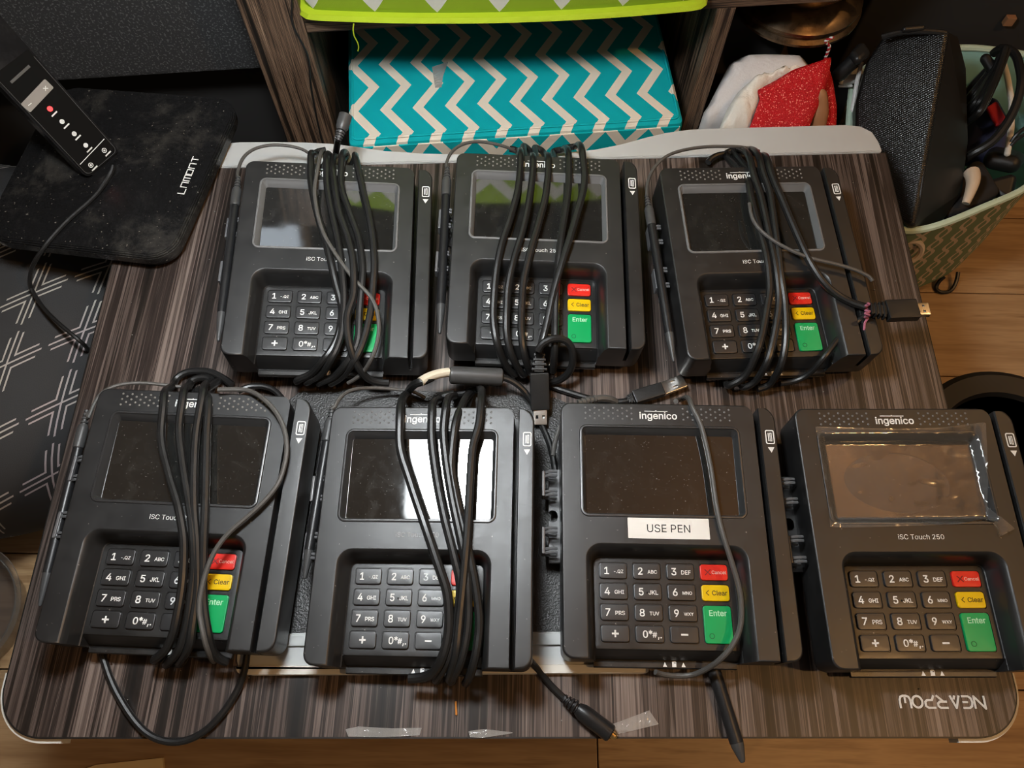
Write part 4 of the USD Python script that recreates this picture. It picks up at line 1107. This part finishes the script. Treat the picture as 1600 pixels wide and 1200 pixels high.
jk.part('cloth_fold', blob([bp(1548, 290, -.12), bp(1578, 282, -.115), bp(1572, 308, -.12)], .007), 'leather_smooth', smooth=True)
single('beige_handle', tube(spline([bp(1509, 318, -.095), bp(1516, 300, -.090), bp(1521, 282, -.088), bp(1518, 270, -.09)], .003), np.linspace(.0045, .009, len(spline([bp(1509, 318, -.095), bp(1516, 300, -.090), bp(1521, 282, -.088), bp(1518, 270, -.09)], .003))), 12), 'beige_plastic', 'beige handle poking out beside the crumpled black cloth', 'handle')

dk_ = Thing('dark_cabinet', 'added dark block standing in for the darkness behind the basket', 'cabinet', (.85, .95, FLOOR))
dk_.part('cabinet_body', boxm(.435, 1.4, .835, 1.1, FLOOR, .45, .004), 'wall_dark')  # added to keep the background behind the basket black
bnc = bp(1588, 722, -.15)
bn = Thing('waste_bin', 'round black bin on the floor at the right edge beyond the table', 'bin', (bnc[0], bnc[1], FLOOR))
bn.part('bin_body', lathe([(0, 0), (.088, 0), (.09, .003), (.100, .118), (.094, .118), (.085, .012), (0, .012)], 64).apply_translation([bnc[0], bnc[1], FLOOR]), 'bin_black')
bn.part('bin_rim', lathe([(.082, .118), (.100, .117), (.108, .121), (.109, .127), (.103, .131), (.083, .128), (.080, .122), (.082, .118)], 64).apply_translation([bnc[0], bnc[1], FLOOR]), 'bin_black')

cpc = bp(-58, 962, FLOOR + .02)
cu = Thing('plastic_cup', 'clear plastic cup on the floor at the left edge of the picture', 'cup', (cpc[0], cpc[1], FLOOR))
cu.part('cup_wall', lathe([(.058, .001), (.060, .0), (.070, .040), (.0705, .044), (.0695, .044), (.069, .040), (.059, .003), (.058, .001)], 48).apply_translation([cpc[0], cpc[1], FLOOR]), 'clear_cup', smooth=40)
cu.part('cup_rim', lathe([(.070, .043), (.075, .043), (.0765, .045), (.075, .047), (.070, .047), (.069, .045), (.070, .043)], 48).apply_translation([cpc[0], cpc[1], FLOOR]), 'clear_cup')
cu.part('cup_base', lathe([(0, .001), (.058, .001), (.058, .0022), (0, .0022)], 48).apply_translation([cpc[0], cpc[1], FLOOR]), 'clear_cup')
cd = Polygon([bp(u, v, FLOOR + .004)[:2] for u, v in ((118, 1206), (150, 1195), (254, 1184), (258, 1240), (120, 1250))])
single('cardboard_piece', extrude(cd, FLOOR, FLOOR + .004), 'cardboard', 'piece of tan cardboard on the floor at the bottom left edge', 'cardboard')
kb = bpy(1577, 32, .83)
dk_.part('knob', boxm(kb[0] - .006, kb[0] + .006, .826, .834, kb[2] - .006, kb[2] + .006, .001), 'tan_wood', label='small tan wooden knob')


# ------------------------------------------------------------------ cables wound round the terminals
TOPZ = lambda y: 45.9 + 0.0256 * y


def strand_z(y, r, lay=0.0, sag=0.0):
    """height in mm of a cable's axis over a terminal, y along the terminal"""
    zt = TOPZ(88) + r + .4
    if y >= 88:
        z = TOPZ(min(y, 199)) + r + .4
        if y > 196:
            z -= (y - 196) ** 2 * .12
    elif y >= 2:
        t = (88 - y) / 86
        z = zt + (33.5 + r - zt) * t - sag * math.sin(math.pi * t)
    elif y > -10:
        z = 33.5 + r + (r + .8 - 33.5 - r) * min(1, ((2 - y) / 12) ** 1.0)
    else:
        z = r + .8
    return max(z + lay, r + .6)


def strand(k, pts, r, lay=0.0, sag=0.0):
    """photograph pixels of one run of cable over terminal k -> world points resting on it"""
    out = []
    inv = np.linalg.inv(DM[k])
    for p in pts:
        u, v = p[:2]
        extra = p[2] if len(p) > 2 else 0.0
        z = .055
        for _ in range(25):
            w = bp(u, v, z)
            y = (inv @ np.r_[w, 1])[1] * 1000
            x = (inv @ np.r_[w, 1])[0] * 1000
            zl = strand_z(y, r, lay + extra, sag)
            z = z * .5 + .5 * world(k, (x, y, zl))[2]
        out.append(bp(u, v, max(z, r * .001 + .0004)))
    return out


def zoomed(x0, y0, s, pts):
    return [(x0 + p[0] / s, y0 + p[1] / s, *p[2:]) for p in pts]


def coil(k, runs, r, order=True):
    """one continuous cable: over the terminal, under its feet, and over again. runs are given from the far edge to the near edge"""
    inv = np.linalg.inv(DM[k])
    path = []
    for i, run in enumerate(runs):
        path += run
        if i + 1 < len(runs):
            a_ = (inv @ np.r_[run[-1], 1])[:3] * 1000; b_ = (inv @ np.r_[runs[i + 1][0], 1])[:3] * 1000
            ux0 = a_[0] + 2; ux1 = b_[0]
            zz = 4.2
            path += [world(k, (a_[0] + 1, min(a_[1], -7) + 2.0, max(zz, a_[2] * .5))), world(k, (ux0, 6, zz)), world(k, (ux0 * .8 + ux1 * .2, 40, zz)), world(k, (ux0 * .2 + ux1 * .8, 160, zz)), world(k, (ux1, 196, zz)), world(k, (ux1, 203.5, 5)), world(k, (ux1, 206.0, 16)), world(k, (ux1, 205.5, 34))]
    return tube(spline(path, .0025, 1.6), r * .001, 10)


def ribs(p0, p1, r0, r1, n, gap=.5, seg=12):
    """ribbed strain relief from p0 to p1"""
    p0, p1 = np.asarray(p0, float), np.asarray(p1, float)
    L = np.linalg.norm(p1 - p0); prof = [(0, 0)]
    for i in range(n):
        t0, t1 = L * i / n, L * (i + gap) / n
        ra = r0 + (r1 - r0) * i / max(n - 1, 1)
        prof += [(ra, t0), (ra, t1), (ra * .72, t1 + L * .02), (ra * .72, L * (i + 1) / n - L * .02)]
    prof += [(r1 * .72, L), (0, L)]
    return lathe(prof, seg, p0, p1)


def flat_plug(p0, p1, w, h, b=.0012):
    """rounded rectangular plug body from p0 to p1, wide face up"""
    p0, p1 = np.asarray(p0, float), np.asarray(p1, float)
    L = np.linalg.norm(p1 - p0)
    m_ = frame_of(p0, p1 - p0, np.cross([0, 0, 1], p1 - p0))
    return moved(boxm(0, L, -w / 2, w / 2, -h / 2, h / 2, b), m_)


def usb_tip(p0, p1, w=.0120, h=.0045):
    p0, p1 = np.asarray(p0, float), np.asarray(p1, float)
    L = np.linalg.norm(p1 - p0)
    m_ = frame_of(p0, p1 - p0, np.cross([0, 0, 1], p1 - p0))
    sh = mani(boxm(0, L, -w / 2, w / 2, -h / 2, h / 2, .0004)) - mani(boxm(L * .15, L * 1.2, -w / 2 + .0005, w / 2 - .0005, -h / 2 + .0005, h / 2 - .0005))
    for yy in (-.0027, .0027):
        sh -= mani(boxm(L * .42, L * .62, yy - .0011, yy + .0011, h / 2 - .001, h))
    return moved(sh, m_), moved(boxm(L * .1, L * .96, -w / 2 + .0007, w / 2 - .0007, -h / 2 + .0006, -.0001), m_)


def usb(t, p0, p1, p2, ribs_from=None, nr=4, w=.0165, h=.0085):
    b_ = t.part('plug', flat_plug(p0, p1, w, h), 'plug_black')
    if ribs_from is not None:
        L = np.asarray(p0) - ribs_from
        m_ = frame_of(ribs_from, L, np.cross([0, 0, 1], L)); LL = np.linalg.norm(L)
        t.part('strain_relief', cat(*[moved(boxm(LL * (i + .05) / nr, LL * (i + .68) / nr, -w * (.30 + .16 * i / nr), w * (.30 + .16 * i / nr), -h * .42, h * .42, .0008), m_) for i in range(nr)], moved(boxm(0, LL, -w * .26, w * .26, -h * .34, h * .34, .0008), m_)), 'plug_black', parent=b_)
    sh, tg = usb_tip(np.asarray(p1) - (np.asarray(p2) - p1) * .05, p2)
    s_ = t.part('plug_tip', sh, 'steel', parent=b_, label='metal plug tip')
    t.part('plug_tongue', tg, 'print_white', parent=b_)


def cable_thing(label, k, name='coiled_cable', group=None):
    return Thing(name, label, 'cable', tuple(world(k, (80, 100, 52))), group=group)


R1 = 3.3
# --- terminal 1
z1 = lambda pts: zoomed(320, 170, 2.6658, pts)
c1 = cable_thing('black cable wound round the left back terminal, ending in a round power jack', 0)
runs = [strand(0, z1([(505, 172), (462, 182), (441, 222), (440, 270), (460, 400), (497, 530), (525, 640), (548, 740), (572, 850), (560, 930), (500, 1040), (440, 1108), (378, 1136)]), R1),
        strand(0, z1([(520, 195), (508, 240), (508, 300), (528, 430), (556, 560), (572, 680), (580, 800), (572, 920), (528, 1040), (478, 1112), (420, 1142)]), R1, 2.0),
        strand(0, z1([(592, 190), (570, 225), (566, 300), (606, 440), (645, 560), (656, 700), (645, 830), (640, 950), (590, 1060), (530, 1122), (468, 1146)]), R1),
        strand(0, z1([(628, 200), (636, 240), (656, 330), (682, 440), (700, 560), (705, 680), (696, 800), (672, 930), (622, 1050), (572, 1116), (520, 1146)]), R1)]
c1.part('cord', coil(0, runs, R1), 'rubber_black')
jk0 = strand(0, z1([(545, 196), (536, 280), (556, 420), (600, 550), (620, 660), (620, 780), (592, 860), (598, 960), (640, 1080), (700, 1136), (768, 1142)]), R1, 5.0)
c1.part('cord', tube(spline([bp(528.5, 215, .066)] + jk0, .0025, 2), R1 * .001, 10), 'rubber_black')
ja, jb, jc = bp(528, 219, .066), bp(533, 204, .070), bp(540, 180, .074)
jj = c1.part('power_jack', lathe([(0, 0), (.0042, 0), (.0058, .003), (.0062, .008), (.0062, np.linalg.norm(jc - jb)), (.0050, np.linalg.norm(jc - jb) + .0006), (0.0030, np.linalg.norm(jc - jb) + .0006), (.0028, np.linalg.norm(jc - jb) - .004), (0, np.linalg.norm(jc - jb) - .004)], 20, jb, jc), 'pen_grey')
c1.part('strain_relief', ribs(ja, jb, .0032, .0046, 4), 'pen_grey', parent=jj)
# --- terminal 2
z2 = lambda pts: zoomed(660, 210, 2.727, pts)
c2 = cable_thing('black cable wound round the middle back terminal, its plug hanging over the near edge', 1)
runs = [strand(1, z2([(372, 62), (402, 68), (418, 110), (412, 200), (376, 350), (334, 480), (310, 620), (301, 760), (315, 880), (348, 970), (396, 1030)]), R1),
        strand(1, z2([(430, 48), (458, 68), (472, 130), (464, 220), (430, 400), (388, 540), (362, 680), (357, 820), (380, 940), (436, 1030)]), R1),
        strand(1, z2([(478, 55), (515, 72), (537, 130), (530, 230), (492, 390), (452, 530), (427, 660), (420, 800), (432, 930), (462, 1020)]), R1),
        strand(1, z2([(556, 72), (596, 66), (624, 110), (624, 190), (612, 310), (590, 450), (572, 620), (566, 760), (564, 900), (556, 1010)]), R1)]
c2.part('cord', coil(1, runs, R1), 'rubber_black')
run5 = strand(1, z2([(600, 60), (650, 52), (684, 95), (692, 180), (652, 360), (597, 540), (556, 680), (526, 820), (508, 890), (498, 935)]), R1, 2.5)
loop5 = [bp(*z2([(492, 925)])[0], .046), bp(*z2([(512, 890)])[0], .050), bp(*z2([(552, 868)])[0], .052), bp(*z2([(605, 870)])[0], .050), bp(*z2([(640, 910)])[0], .044), bp(*z2([(640, 985)])[0], .030), bp(*z2([(600, 1040)])[0], .016), bp(*z2([(545, 1058)])[0], .008)]
c2.part('cord', tube(spline(run5 + [bp(842.5, 556, .040)], .0025, 2), R1 * .001, 10), 'rubber_black')
c2.part('cord', tube(spline(loop5, .0025, 2), R1 * .001, 10), 'rubber_black')
usb(c2, bp(842.5, 582, .030), bp(844, 640, .012), bp(844, 664, .008), bp(843, 552, .036), 4, w=.0165, h=.008)
# --- terminal 3
z3 = lambda pts: zoomed(990, 210, 2.7915, pts)
c3 = cable_thing('black cable wound round the right back terminal, plug tied by pink thread', 2)
runs = [strand(2, z3([(325, 122), (362, 92), (420, 84), (468, 130), (508, 250), (545, 400), (582, 540), (594, 650), (580, 770), (545, 930), (482, 1060), (408, 1102)]), R1),
        strand(2, z3([(400, 82), (455, 66), (515, 140), (558, 280), (588, 420), (618, 560), (634, 700), (618, 850), (580, 1000), (528, 1082), (470, 1110)]), R1, .6),
        strand(2, z3([(430, 70), (500, 66), (558, 140), (598, 270), (618, 420), (640, 600), (660, 740), (664, 880), (642, 1010), (590, 1094), (540, 1110)]), R1, 1.2)]
c3.part('cord', coil(2, runs, R1), 'rubber_black')
r4 = strand(2, z3([(460, 64), (540, 84), (592, 140), (650, 290), (718, 450), (770, 560), (835, 655), (920, 720), (1012, 752, 4)]), R1, 4.2)
c3.part('cord', tube(spline(r4, .0025, 2), R1 * .001, 10), 'rubber_black')
r5 = strand(2, z3([(1015, 790, 4), (932, 850), (880, 905), (832, 972), (760, 1050), (700, 1078), (640, 1086)]), R1 * .8, .5)
c3.part('cord', tube(spline(r5, .0025, 2), R1 * .0008, 10), 'rubber_black')
pz = r4[-1][2]
usb(c3, bp(1384, 486, pz), bp(1433, 484, pz), bp(1451, 484, pz), bp(1358, 484, pz), 4, w=.0185, h=.0085)
kn = [bp(1355 + 4 * math.sin(q * 1.7), 474 + q * 1.55, pz + .0042 * math.cos(q * .6) + .002) for q in np.linspace(0, 15, 40)]
single('twist_thread', tube(spline(kn + [bp(1351, 505, pz - .004), bp(1350, 516, pz - .007)], .001, .8), .0011, 6), 'pink_thread', 'pink thread knotted round the plug cable of the right back terminal', 'thread')
# --- terminal 4
z4 = lambda pts: zoomed(40, 570, 2.45, pts)
c4 = cable_thing('black cable wound round the left front terminal, a slack loop over the near table edge', 3)
runs = [strand(3, z4([(790, 78), (740, 42), (690, 24), (630, 24), (572, 58), (528, 140), (518, 260), (548, 420), (588, 560), (606, 700), (598, 850), (572, 1000), (536, 1094), (492, 1134)]), R1 + .2, .8),
        strand(3, z4([(716, 58), (676, 46), (632, 64), (602, 124), (588, 220), (598, 360), (620, 500), (640, 640), (644, 800), (624, 960), (590, 1090), (538, 1152)]), R1),
        strand(3, z4([(722, 62), (694, 66), (676, 120), (655, 240), (645, 380), (644, 540), (655, 700), (655, 880), (632, 1060), (588, 1148)]), R1),
        strand(3, z4([(742, 60), (714, 84), (700, 150), (694, 260), (690, 420), (685, 600), (680, 760), (680, 900), (700, 1040), (730, 1118), (772, 1138)]), R1)]
c4.part('cord', coil(3, runs, R1), 'rubber_black')
fl = [bp(158, 1014, .0032), bp(165, 1040, .0032), bp(174, 1065, .0032), bp(196, 1106, .0032), bp(222, 1140, .0032), bp(246, 1156, .0034), bp(275, 1161, .0034), bp(310, 1150, .0034), bp(342, 1122, .0032), bp(368, 1085, .0032), bp(383, 1045, .0064), bp(386, 1022, .0066)]
c4.part('cord', tube(spline(fl, .003, 2), .0027, 10), 'rubber_black')
bl = [bp(372, 612, .012), bp(398, 602, .010), bp(420, 604, .009), bp(440, 620, .008), bp(448, 640, .006)]
c4.part('cord', tube(spline(bl, .003, 2), .0026, 10), 'rubber_black')
# --- terminal 5
z5 = lambda pts: zoomed(450, 560, 2.307, pts)
c5 = cable_thing('black cable with cream sleeve and fat ferrite barrel wound round the second front terminal', 4)
sl = [bp(*z5([(476, 86)])[0], .040)]
r1_ = strand(4, z5([(430, 128), (404, 200), (402, 300), (440, 440), (490, 590), (540, 740), (578, 870), (580, 980), (556, 1080), (505, 1146), (436, 1154)]), R1 + .3, 2.5)
c5.part('cord', tube(spline([bp(*z5([(520, 68)])[0], .036)] + sl + r1_, .0025, 2), R1 * .001 + .0003, 10), 'rubber_black')
runs = [strand(4, z5([(600, 126), (548, 140), (518, 190), (516, 260), (530, 400), (560, 560), (600, 720), (622, 830), (606, 960), (580, 1080), (532, 1164)]), R1),
        strand(4, z5([(655, 122), (605, 130), (568, 180), (560, 250), (566, 340), (590, 500), (622, 650), (645, 770), (650, 940), (624, 1090), (586, 1168)]), R1, 1.0),
        strand(4, z5([(652, 118), (684, 112), (696, 160), (690, 230), (664, 330), (655, 480), (645, 650), (632, 800), (618, 940), (606, 1060), (580, 1160)]), R1, 3.2),
        strand(4, z5([(660, 128), (632, 160), (602, 240), (588, 380), (604, 490), (648, 680), (680, 850), (690, 960), (672, 1090), (640, 1170)]), R1 * .9, -.3)]
c5.part('cord', coil(4, runs, R1), 'rubber_black')
sv = spline([bp(*z5([(478, 84)])[0], .0405), bp(*z5([(520, 62)])[0], .037), bp(*z5([(580, 50)])[0], .032)], .002)
c5.part('sleeve', tube(sv, .0040, 12), 'cream_sleeve', label='cream sleeve')
f0, f1 = bp(702, 586, .030), bp(786, 589, .024)
c5.part('ferrite_barrel', lathe([(0, 0), (.0050, 0), (.0074, .0012), (.0078, .003), (.0078, np.linalg.norm(f1 - f0) - .003), (.0074, np.linalg.norm(f1 - f0) - .0012), (.005, np.linalg.norm(f1 - f0)), (0, np.linalg.norm(f1 - f0))], 28, f0, f1), 'pen_grey', label='fat dark barrel')
tl = [bp(784, 590, .0245), bp(802, 596, .022), bp(818, 608, .018), bp(830, 626, .013), bp(838, 644, .010), bp(848, 668, .006), bp(858, 690, .005), bp(864, 715, .0046), bp(868, 745, .0046), bp(870, 780, .0046)]
c5.part('cord', tube(spline(tl, .003, 2), .0027, 10), 'rubber_black')
dj = [bp(828, 1032, .010), bp(842, 1048, .0032), bp(858, 1068, .0032), bp(874, 1084, .0036), bp(886, 1095, .0045)]
c5.part('cord', tube(spline(dj, .002, 2), .0026, 10), 'rubber_black')
d0, d1, d2, d3 = bp(881, 1091, .0055), bp(902, 1107, .0068), bp(955, 1147, .0068), bp(963, 1153, .0068)
dk = c5.part('power_jack', lathe([(0, 0), (.0045, 0), (.0062, .004), (.0066, .010), (.0066, np.linalg.norm(d2 - d1) - .001), (.0058, np.linalg.norm(d2 - d1)), (0, np.linalg.norm(d2 - d1))], 20, d1, d2), 'pen_black')
c5.part('strain_relief', ribs(d0, d1, .0034, .0052, 4), 'pen_black', parent=dk)
c5.part('jack_tip', lathe([(0, -.001), (.0027, -.001), (.0027, np.linalg.norm(d3 - d2) * .7), (.0018, np.linalg.norm(d3 - d2)), (0, np.linalg.norm(d3 - d2))], 16, d2, d3), 'brass', parent=dk, label='brass jack tip')
# --- metal plug lying between the rows
c6 = Thing('plug_cable', 'black cable with bare metal plug lying between the two rows of terminals', 'cable', tuple(bp(960, 620, .006)))
c6.part('cord', tube(spline([bp(852, 600, .0032), bp(880, 610, .0034), bp(912, 620, .0034), bp(940, 627, .0036), bp(968, 628, .0050), bp(986, 624, .0060)], .003, 2), .0027, 10), 'rubber_black')
usb(c6, bp(990, 622, .0062), bp(1036, 608, .0072), bp(1069, 595, .0076), bp(980, 626, .0056), 3, w=.0125, h=.0075)
# --- terminal 6
g0 = [bp(864, 712, .022), bp(867, 690, .024), bp(876, 664, .026), bp(890, 646, .028), bp(905, 632, .028)]
single('tether_cord', cat(tube(spline(g0, .003, 2), .0019, 8), ribs(bp(903, 630, .028), bp(934, 622, .026), .0034, .0034, 5), tube(spline([bp(932, 623, .026), bp(948, 622, .024), bp(962, 628, .018)], .003), .0032, 8)), 'rubber_grey', 'thin cord with ribbed collar curving behind the sticker terminal', 'cord')
stk = Thing('paper_sticker', 'white paper sticker reading USE PEN below the screen of a front terminal', 'sticker', mtx=DM[5])
sa, sb_ = loc_of(5, bp(981, 826, .0485)) * 1000, loc_of(5, bp(1108, 826, .0485)) * 1000
yt, yb = loc_of(5, bp(1040, 810, .0485))[1] * 1000, loc_of(5, bp(1040, 842, .0485))[1] * 1000
stk.part('paper', slope(loft([(rrect(sa[0], sb_[0], yb, yt, .6, 3), 50.02), (rrect(sa[0], sb_[0], yb, yt, .6, 3), 50.22)])), 'label_paper', local=True)
stk.part('lettering', slope(text('USE PEN', width=(sb_[0] - sa[0]) * .53, depth=.12, at=((sa[0] + sb_[0]) / 2, (yt + yb) / 2)).apply_translation([0, 0, 50.22])), 'print_black', local=True, smooth=False)
# --- clear film on the last terminal
fk = 6
fl_px = [(1274, 668), (1330, 670), (1400, 672), (1470, 670), (1520, 664), (1536, 663), (1538, 690), (1541, 740), (1547, 790), (1556, 803), (1584, 826), (1562, 838), (1552, 815), (1540, 808), (1500, 818), (1440, 820), (1380, 822), (1320, 823), (1299, 822), (1296, 795), (1291, 760), (1287, 745), (1284, 715)]
lc_ = lambda u, v: loc_of(fk, bp(u, v, .0595))[:2] * 1000
fpoly = Polygon([lc_(u, v) for u, v in fl_px]).buffer(.4)


def film_mesh():
    from scipy.spatial import Delaunay
    L = fpoly.exterior.length; n = int(L / 2)
    B = np.array([fpoly.exterior.interpolate(i * L / n).coords[0] for i in range(n)])
    lo, hi = B.min(0), B.max(0)
    G = np.array([(x, y) for x in np.arange(lo[0], hi[0], 2.0) for y in np.arange(lo[1], hi[1], 2.0) if fpoly.buffer(-1.2).contains(Point(x, y))])
    Q = np.vstack([B, G]); T = Delaunay(Q).simplices
    T = np.array([t for t in T if fpoly.buffer(1e-6).contains(Point(*Q[t].mean(0)))])
    a_ = Q[T]; T[np.cross(a_[:, 1] - a_[:, 0], a_[:, 2] - a_[:, 0]) < 0] = T[np.cross(a_[:, 1] - a_[:, 0], a_[:, 2] - a_[:, 0]) < 0][:, ::-1]
    rx = np.clip(np.minimum((Q[:, 0] - 18) / 3, (141 - Q[:, 0]) / 3), 0, 1) * np.clip(np.minimum((Q[:, 1] - 106.5) / 2.5, (176 - Q[:, 1]) / 6), 0, 1)
    base = 51.0 - 5.6 * rx
    crease = meshkit.fbm(np.column_stack([Q * .06, 0 * Q[:, 0]]), 4, 11)
    edge = np.array([fpoly.exterior.distance(Point(*q)) for q in Q])
    z = base + 1.3 * np.abs(crease - .5) + 1.0 * np.exp(-edge / 4.0)
    z[Q[:, 0] > 143] += .9
    V = np.vstack([np.column_stack([Q, z]), np.column_stack([Q, z - .12])]); N = len(Q)
    b = np.arange(n); c = np.roll(b, -1)
    if not Polygon(B).exterior.is_ccw:
        b, c = c, b
    return trimesh.Trimesh(V, np.vstack([T, T[:, ::-1] + N, np.column_stack([b + N, c + N, c]), np.column_stack([b + N, c, b])]), process=False)


fm = Thing('screen_film', 'loose wrinkled clear protective film over the screen of the right end terminal', 'film', mtx=DM[6])
fm.part('film_sheet', slope(film_mesh()), 'clear_film', local=True, smooth=True)

el = lambda u, v, a_, b_, q: affinity.translate(affinity.rotate(affinity.scale(Point(0, 0).buffer(1, 12), a_, b_), q), *lc_(u, v))
oval = el(1408, 750, 41, 24, -4).buffer(-1).buffer(1)
bubbles = [el(1378, 706, 8.5, 4.5, 24), el(1348, 723, 6, 1.8, 12), el(1432, 752, 4, 1.7, 8), el(1462, 750, 11, 2.6, -12), el(1476, 718, 6, 4.2, -35), el(1476, 741, 2.6, 2.6, 0), el(1437, 706, 1.8, 1.8, 0), el(1428, 712, 1.2, 1.2, 0), el(1399, 774, 2.0, 2.4, 0), el(1448, 783, 6, 2.2, 6), el(1480, 777, 4.6, 4.0, 0), el(1498, 760, 3, 2.4, 0), el(1438, 780, 1.5, 1.8, 0), el(1350, 765, 1.6, 1.2, 0), el(1463, 700, 1.6, 1.4, 0)]
gap_ = Polygon(rrect(21, 138.6, 109, 172, 2)).difference(oval).union(unary_union(bubbles))
gm2 = extrude(gap_, 44.45, 44.52)
gm2.vertices[:, 2] += (gm2.vertices[:, 1] - 140.5) * .0205
fm.part('air_bubble', slope(gm2), 'clear_bubble', local=True, smooth=False)

# ------------------------------------------------------------------ styluses
def pen(k, top, tip, zt, zp, tether, label, collar=.02, r=.0040, name='stylus'):
    a_, b_ = bp(*top, zt), bp(*tip, zp)
    d_ = (b_ - a_) / np.linalg.norm(b_ - a_); L = np.linalg.norm(b_ - a_)
    t = Thing(name, label, 'stylus', tuple((a_ + b_) / 2), group=None)
    t.part('barrel', lathe([(0, 0), (r * .9, 0), (r, .001), (r, L * .80), (r * .98, L * .802), (0, L * .802)], 20, a_, b_), 'pen_black')
    t.part('tip', lathe([(0, L * .80), (r * .96, L * .80), (r * .92, L * .84), (r * .45, L * .975), (r * .3, L * .995), (0, L)], 20, a_, b_), 'pen_grey', label='grey tapered tip')
    if tether:
        s0_ = a_ - d_ * collar
        c_ = t.part('collar', lathe([(0, 0), (r * .85, 0), (r * 1.12, .003), (r * 1.12, collar - .001), (r * 1.02, collar), (0, collar)], 18, s0_, a_), 'pen_grey')
        s1_ = s0_ - d_ * .013
        t.part('strain_relief', ribs(s1_, s0_, .0021, .0030, 4), 'pen_grey', parent=c_)
        tp = spline([s1_ + d_ * .002] + [bp(*q[:2], q[2]) for q in tether], .003, 2)
        t.part('tether', tube(tp, .0016, 8), 'rubber_grey')
    return t


pen(0, (367, 322), (341, 534), .052, .050, [(371, 268, .047), (378, 248, .044), (400, 231, .040), (432, 226, .036), (468, 231, .030), (486, 242, .022)], 'black stylus clipped along the side of the left back terminal')
pen(1, (697, 306), (687, 522), .046, .042, [(697, 256, .044), (703, 240, .042), (720, 226, .040), (752, 221, .036), (790, 229, .030), (806, 238, .02)], 'black stylus between the left and middle terminals of the back row')
pen(2, (1018, 352), (1053, 566), .043, .038, [(1011, 290, .042), (1016, 272, .040), (1038, 246, .040), (1070, 234, .036), (1110, 229, .032), (1150, 229, .030), (1186, 236, .020)], 'black stylus leaning between the middle and right terminals of the back row')
pen(3, (122, 700), (62, 948), .032, .030, [(138, 655, .036), (146, 630, .036), (165, 608, .034), (190, 600, .030), (225, 598, .024), (262, 602, .016), (300, 606, .010)], 'black stylus along the outer side of the left front terminal')
pen(4, (511, 690), (476, 905), .034, .032, [(521, 640, .036), (529, 622, .034), (545, 610, .030), (570, 606, .022), (605, 607, .016), (640, 610, .012), (664, 622, .010)], 'black stylus between the first and second terminals of the front row')
lp_ = pen(6, (1113, 1040), (1161, 1192), .0052, .0052, None, 'loose black stylus over the near table edge, its cord crossing the sticker terminal', r=.0052)
rr_ = strand(5, [(1056, 627), (1066, 624), (1080, 634), (1092, 655), (1102, 690), (1112, 740), (1119, 790), (1128, 830), (1139, 865), (1150, 900), (1158, 935), (1159, 968), (1150, 1000), (1136, 1020), (1110, 1042), (1076, 1056), (1048, 1056), (1024, 1050)], 1.9, .2)
lp_.part('tether', tube(spline(rr_, .0025, 2), .0021, 10), 'rubber_grey', label='thin tether cord')
gt = strand(2, z3([(505, 300), (512, 352), (540, 405), (590, 450), (690, 508), (790, 545), (880, 565), (970, 592), (1030, 622), (1042, 640)]), 1.7, 6.5)
single('tether_cord', tube(spline(gt, .0025, 2), .0017, 8), 'rubber_grey', 'grey tether cord looping across the right back terminal', 'cord')
g4 = strand(3, z4([(735, 96), (780, 94), (836, 94), (910, 130), (965, 190), (994, 260), (1000, 340), (975, 440), (920, 515), (850, 580), (775, 645), (715, 730), (680, 830), (664, 920), (672, 990), (684, 1050), (700, 1100), (722, 1136)]), 1.9, 5.0)
single('tether_cord', tube(spline(g4, .0025, 2), .0020, 8), 'rubber_grey', 'grey tether cord bowing out over the right side of the left front terminal', 'cord')
g1 = strand(0, z1([(500, 205), (470, 250), (458, 320), (466, 420), (495, 520), (545, 605), (590, 670), (640, 730), (690, 780), (718, 840), (726, 930), (700, 1030), (650, 1108), (596, 1142)]), 1.7, 6.0)
single('tether_cord', tube(spline(g1, .0025, 2), .0018, 8), 'rubber_grey', 'grey tether cord crossing the keys of the left back terminal', 'cord')

# ------------------------------------------------------------------ small bits on the table
tape = lambda pts, z: extrude(Polygon([bp(u, v, z)[:2] for u, v in pts]).buffer(.0004), z, z + .0003)
single('clear_tape', tape(((541, 1140), (560, 1136), (612, 1139), (658, 1138), (655, 1148), (600, 1151), (545, 1150)), .0003), 'clear_tape', 'torn clear tape strip on the near table edge, left of the middle', 'tape')
single('clear_tape', tape(((733, 1143), (756, 1140), (800, 1145), (754, 1152), (735, 1151)), .0003), 'clear_tape', 'small clear tape scrap at the middle of the near table edge', 'tape')
single('clear_tape', tape(((952, 1134), (985, 1122), (1014, 1111), (1028, 1131), (1000, 1138), (962, 1147)), .0003), 'clear_tape', 'glinting clear tape strip beside the power jack on the near table edge', 'tape')
single('orange_crumb', blob([bp(712, 1097, .0008), bp(713, 1116, .0008)], .0008), 'orange_crumb', 'tiny orange sliver on the wood before the second front terminal', 'crumb')
dr = []
for k in range(150):
    u, v = rng.uniform(180, 1440), rng.uniform(250, 1130)
    p = bp(u, v, .0002)
    if board.buffer(-.01).contains(Point(p[:2])):
        s_ = trimesh.creation.icosphere(0, rng.uniform(.0003, .0007)); s_.apply_translation([p[0], p[1], .0003]); dr.append(s_)
single('table_dust', cat(*dr), 'dimple_dust', 'pale specks of dust scattered over the wood tabletop', 'dust', kind='stuff')
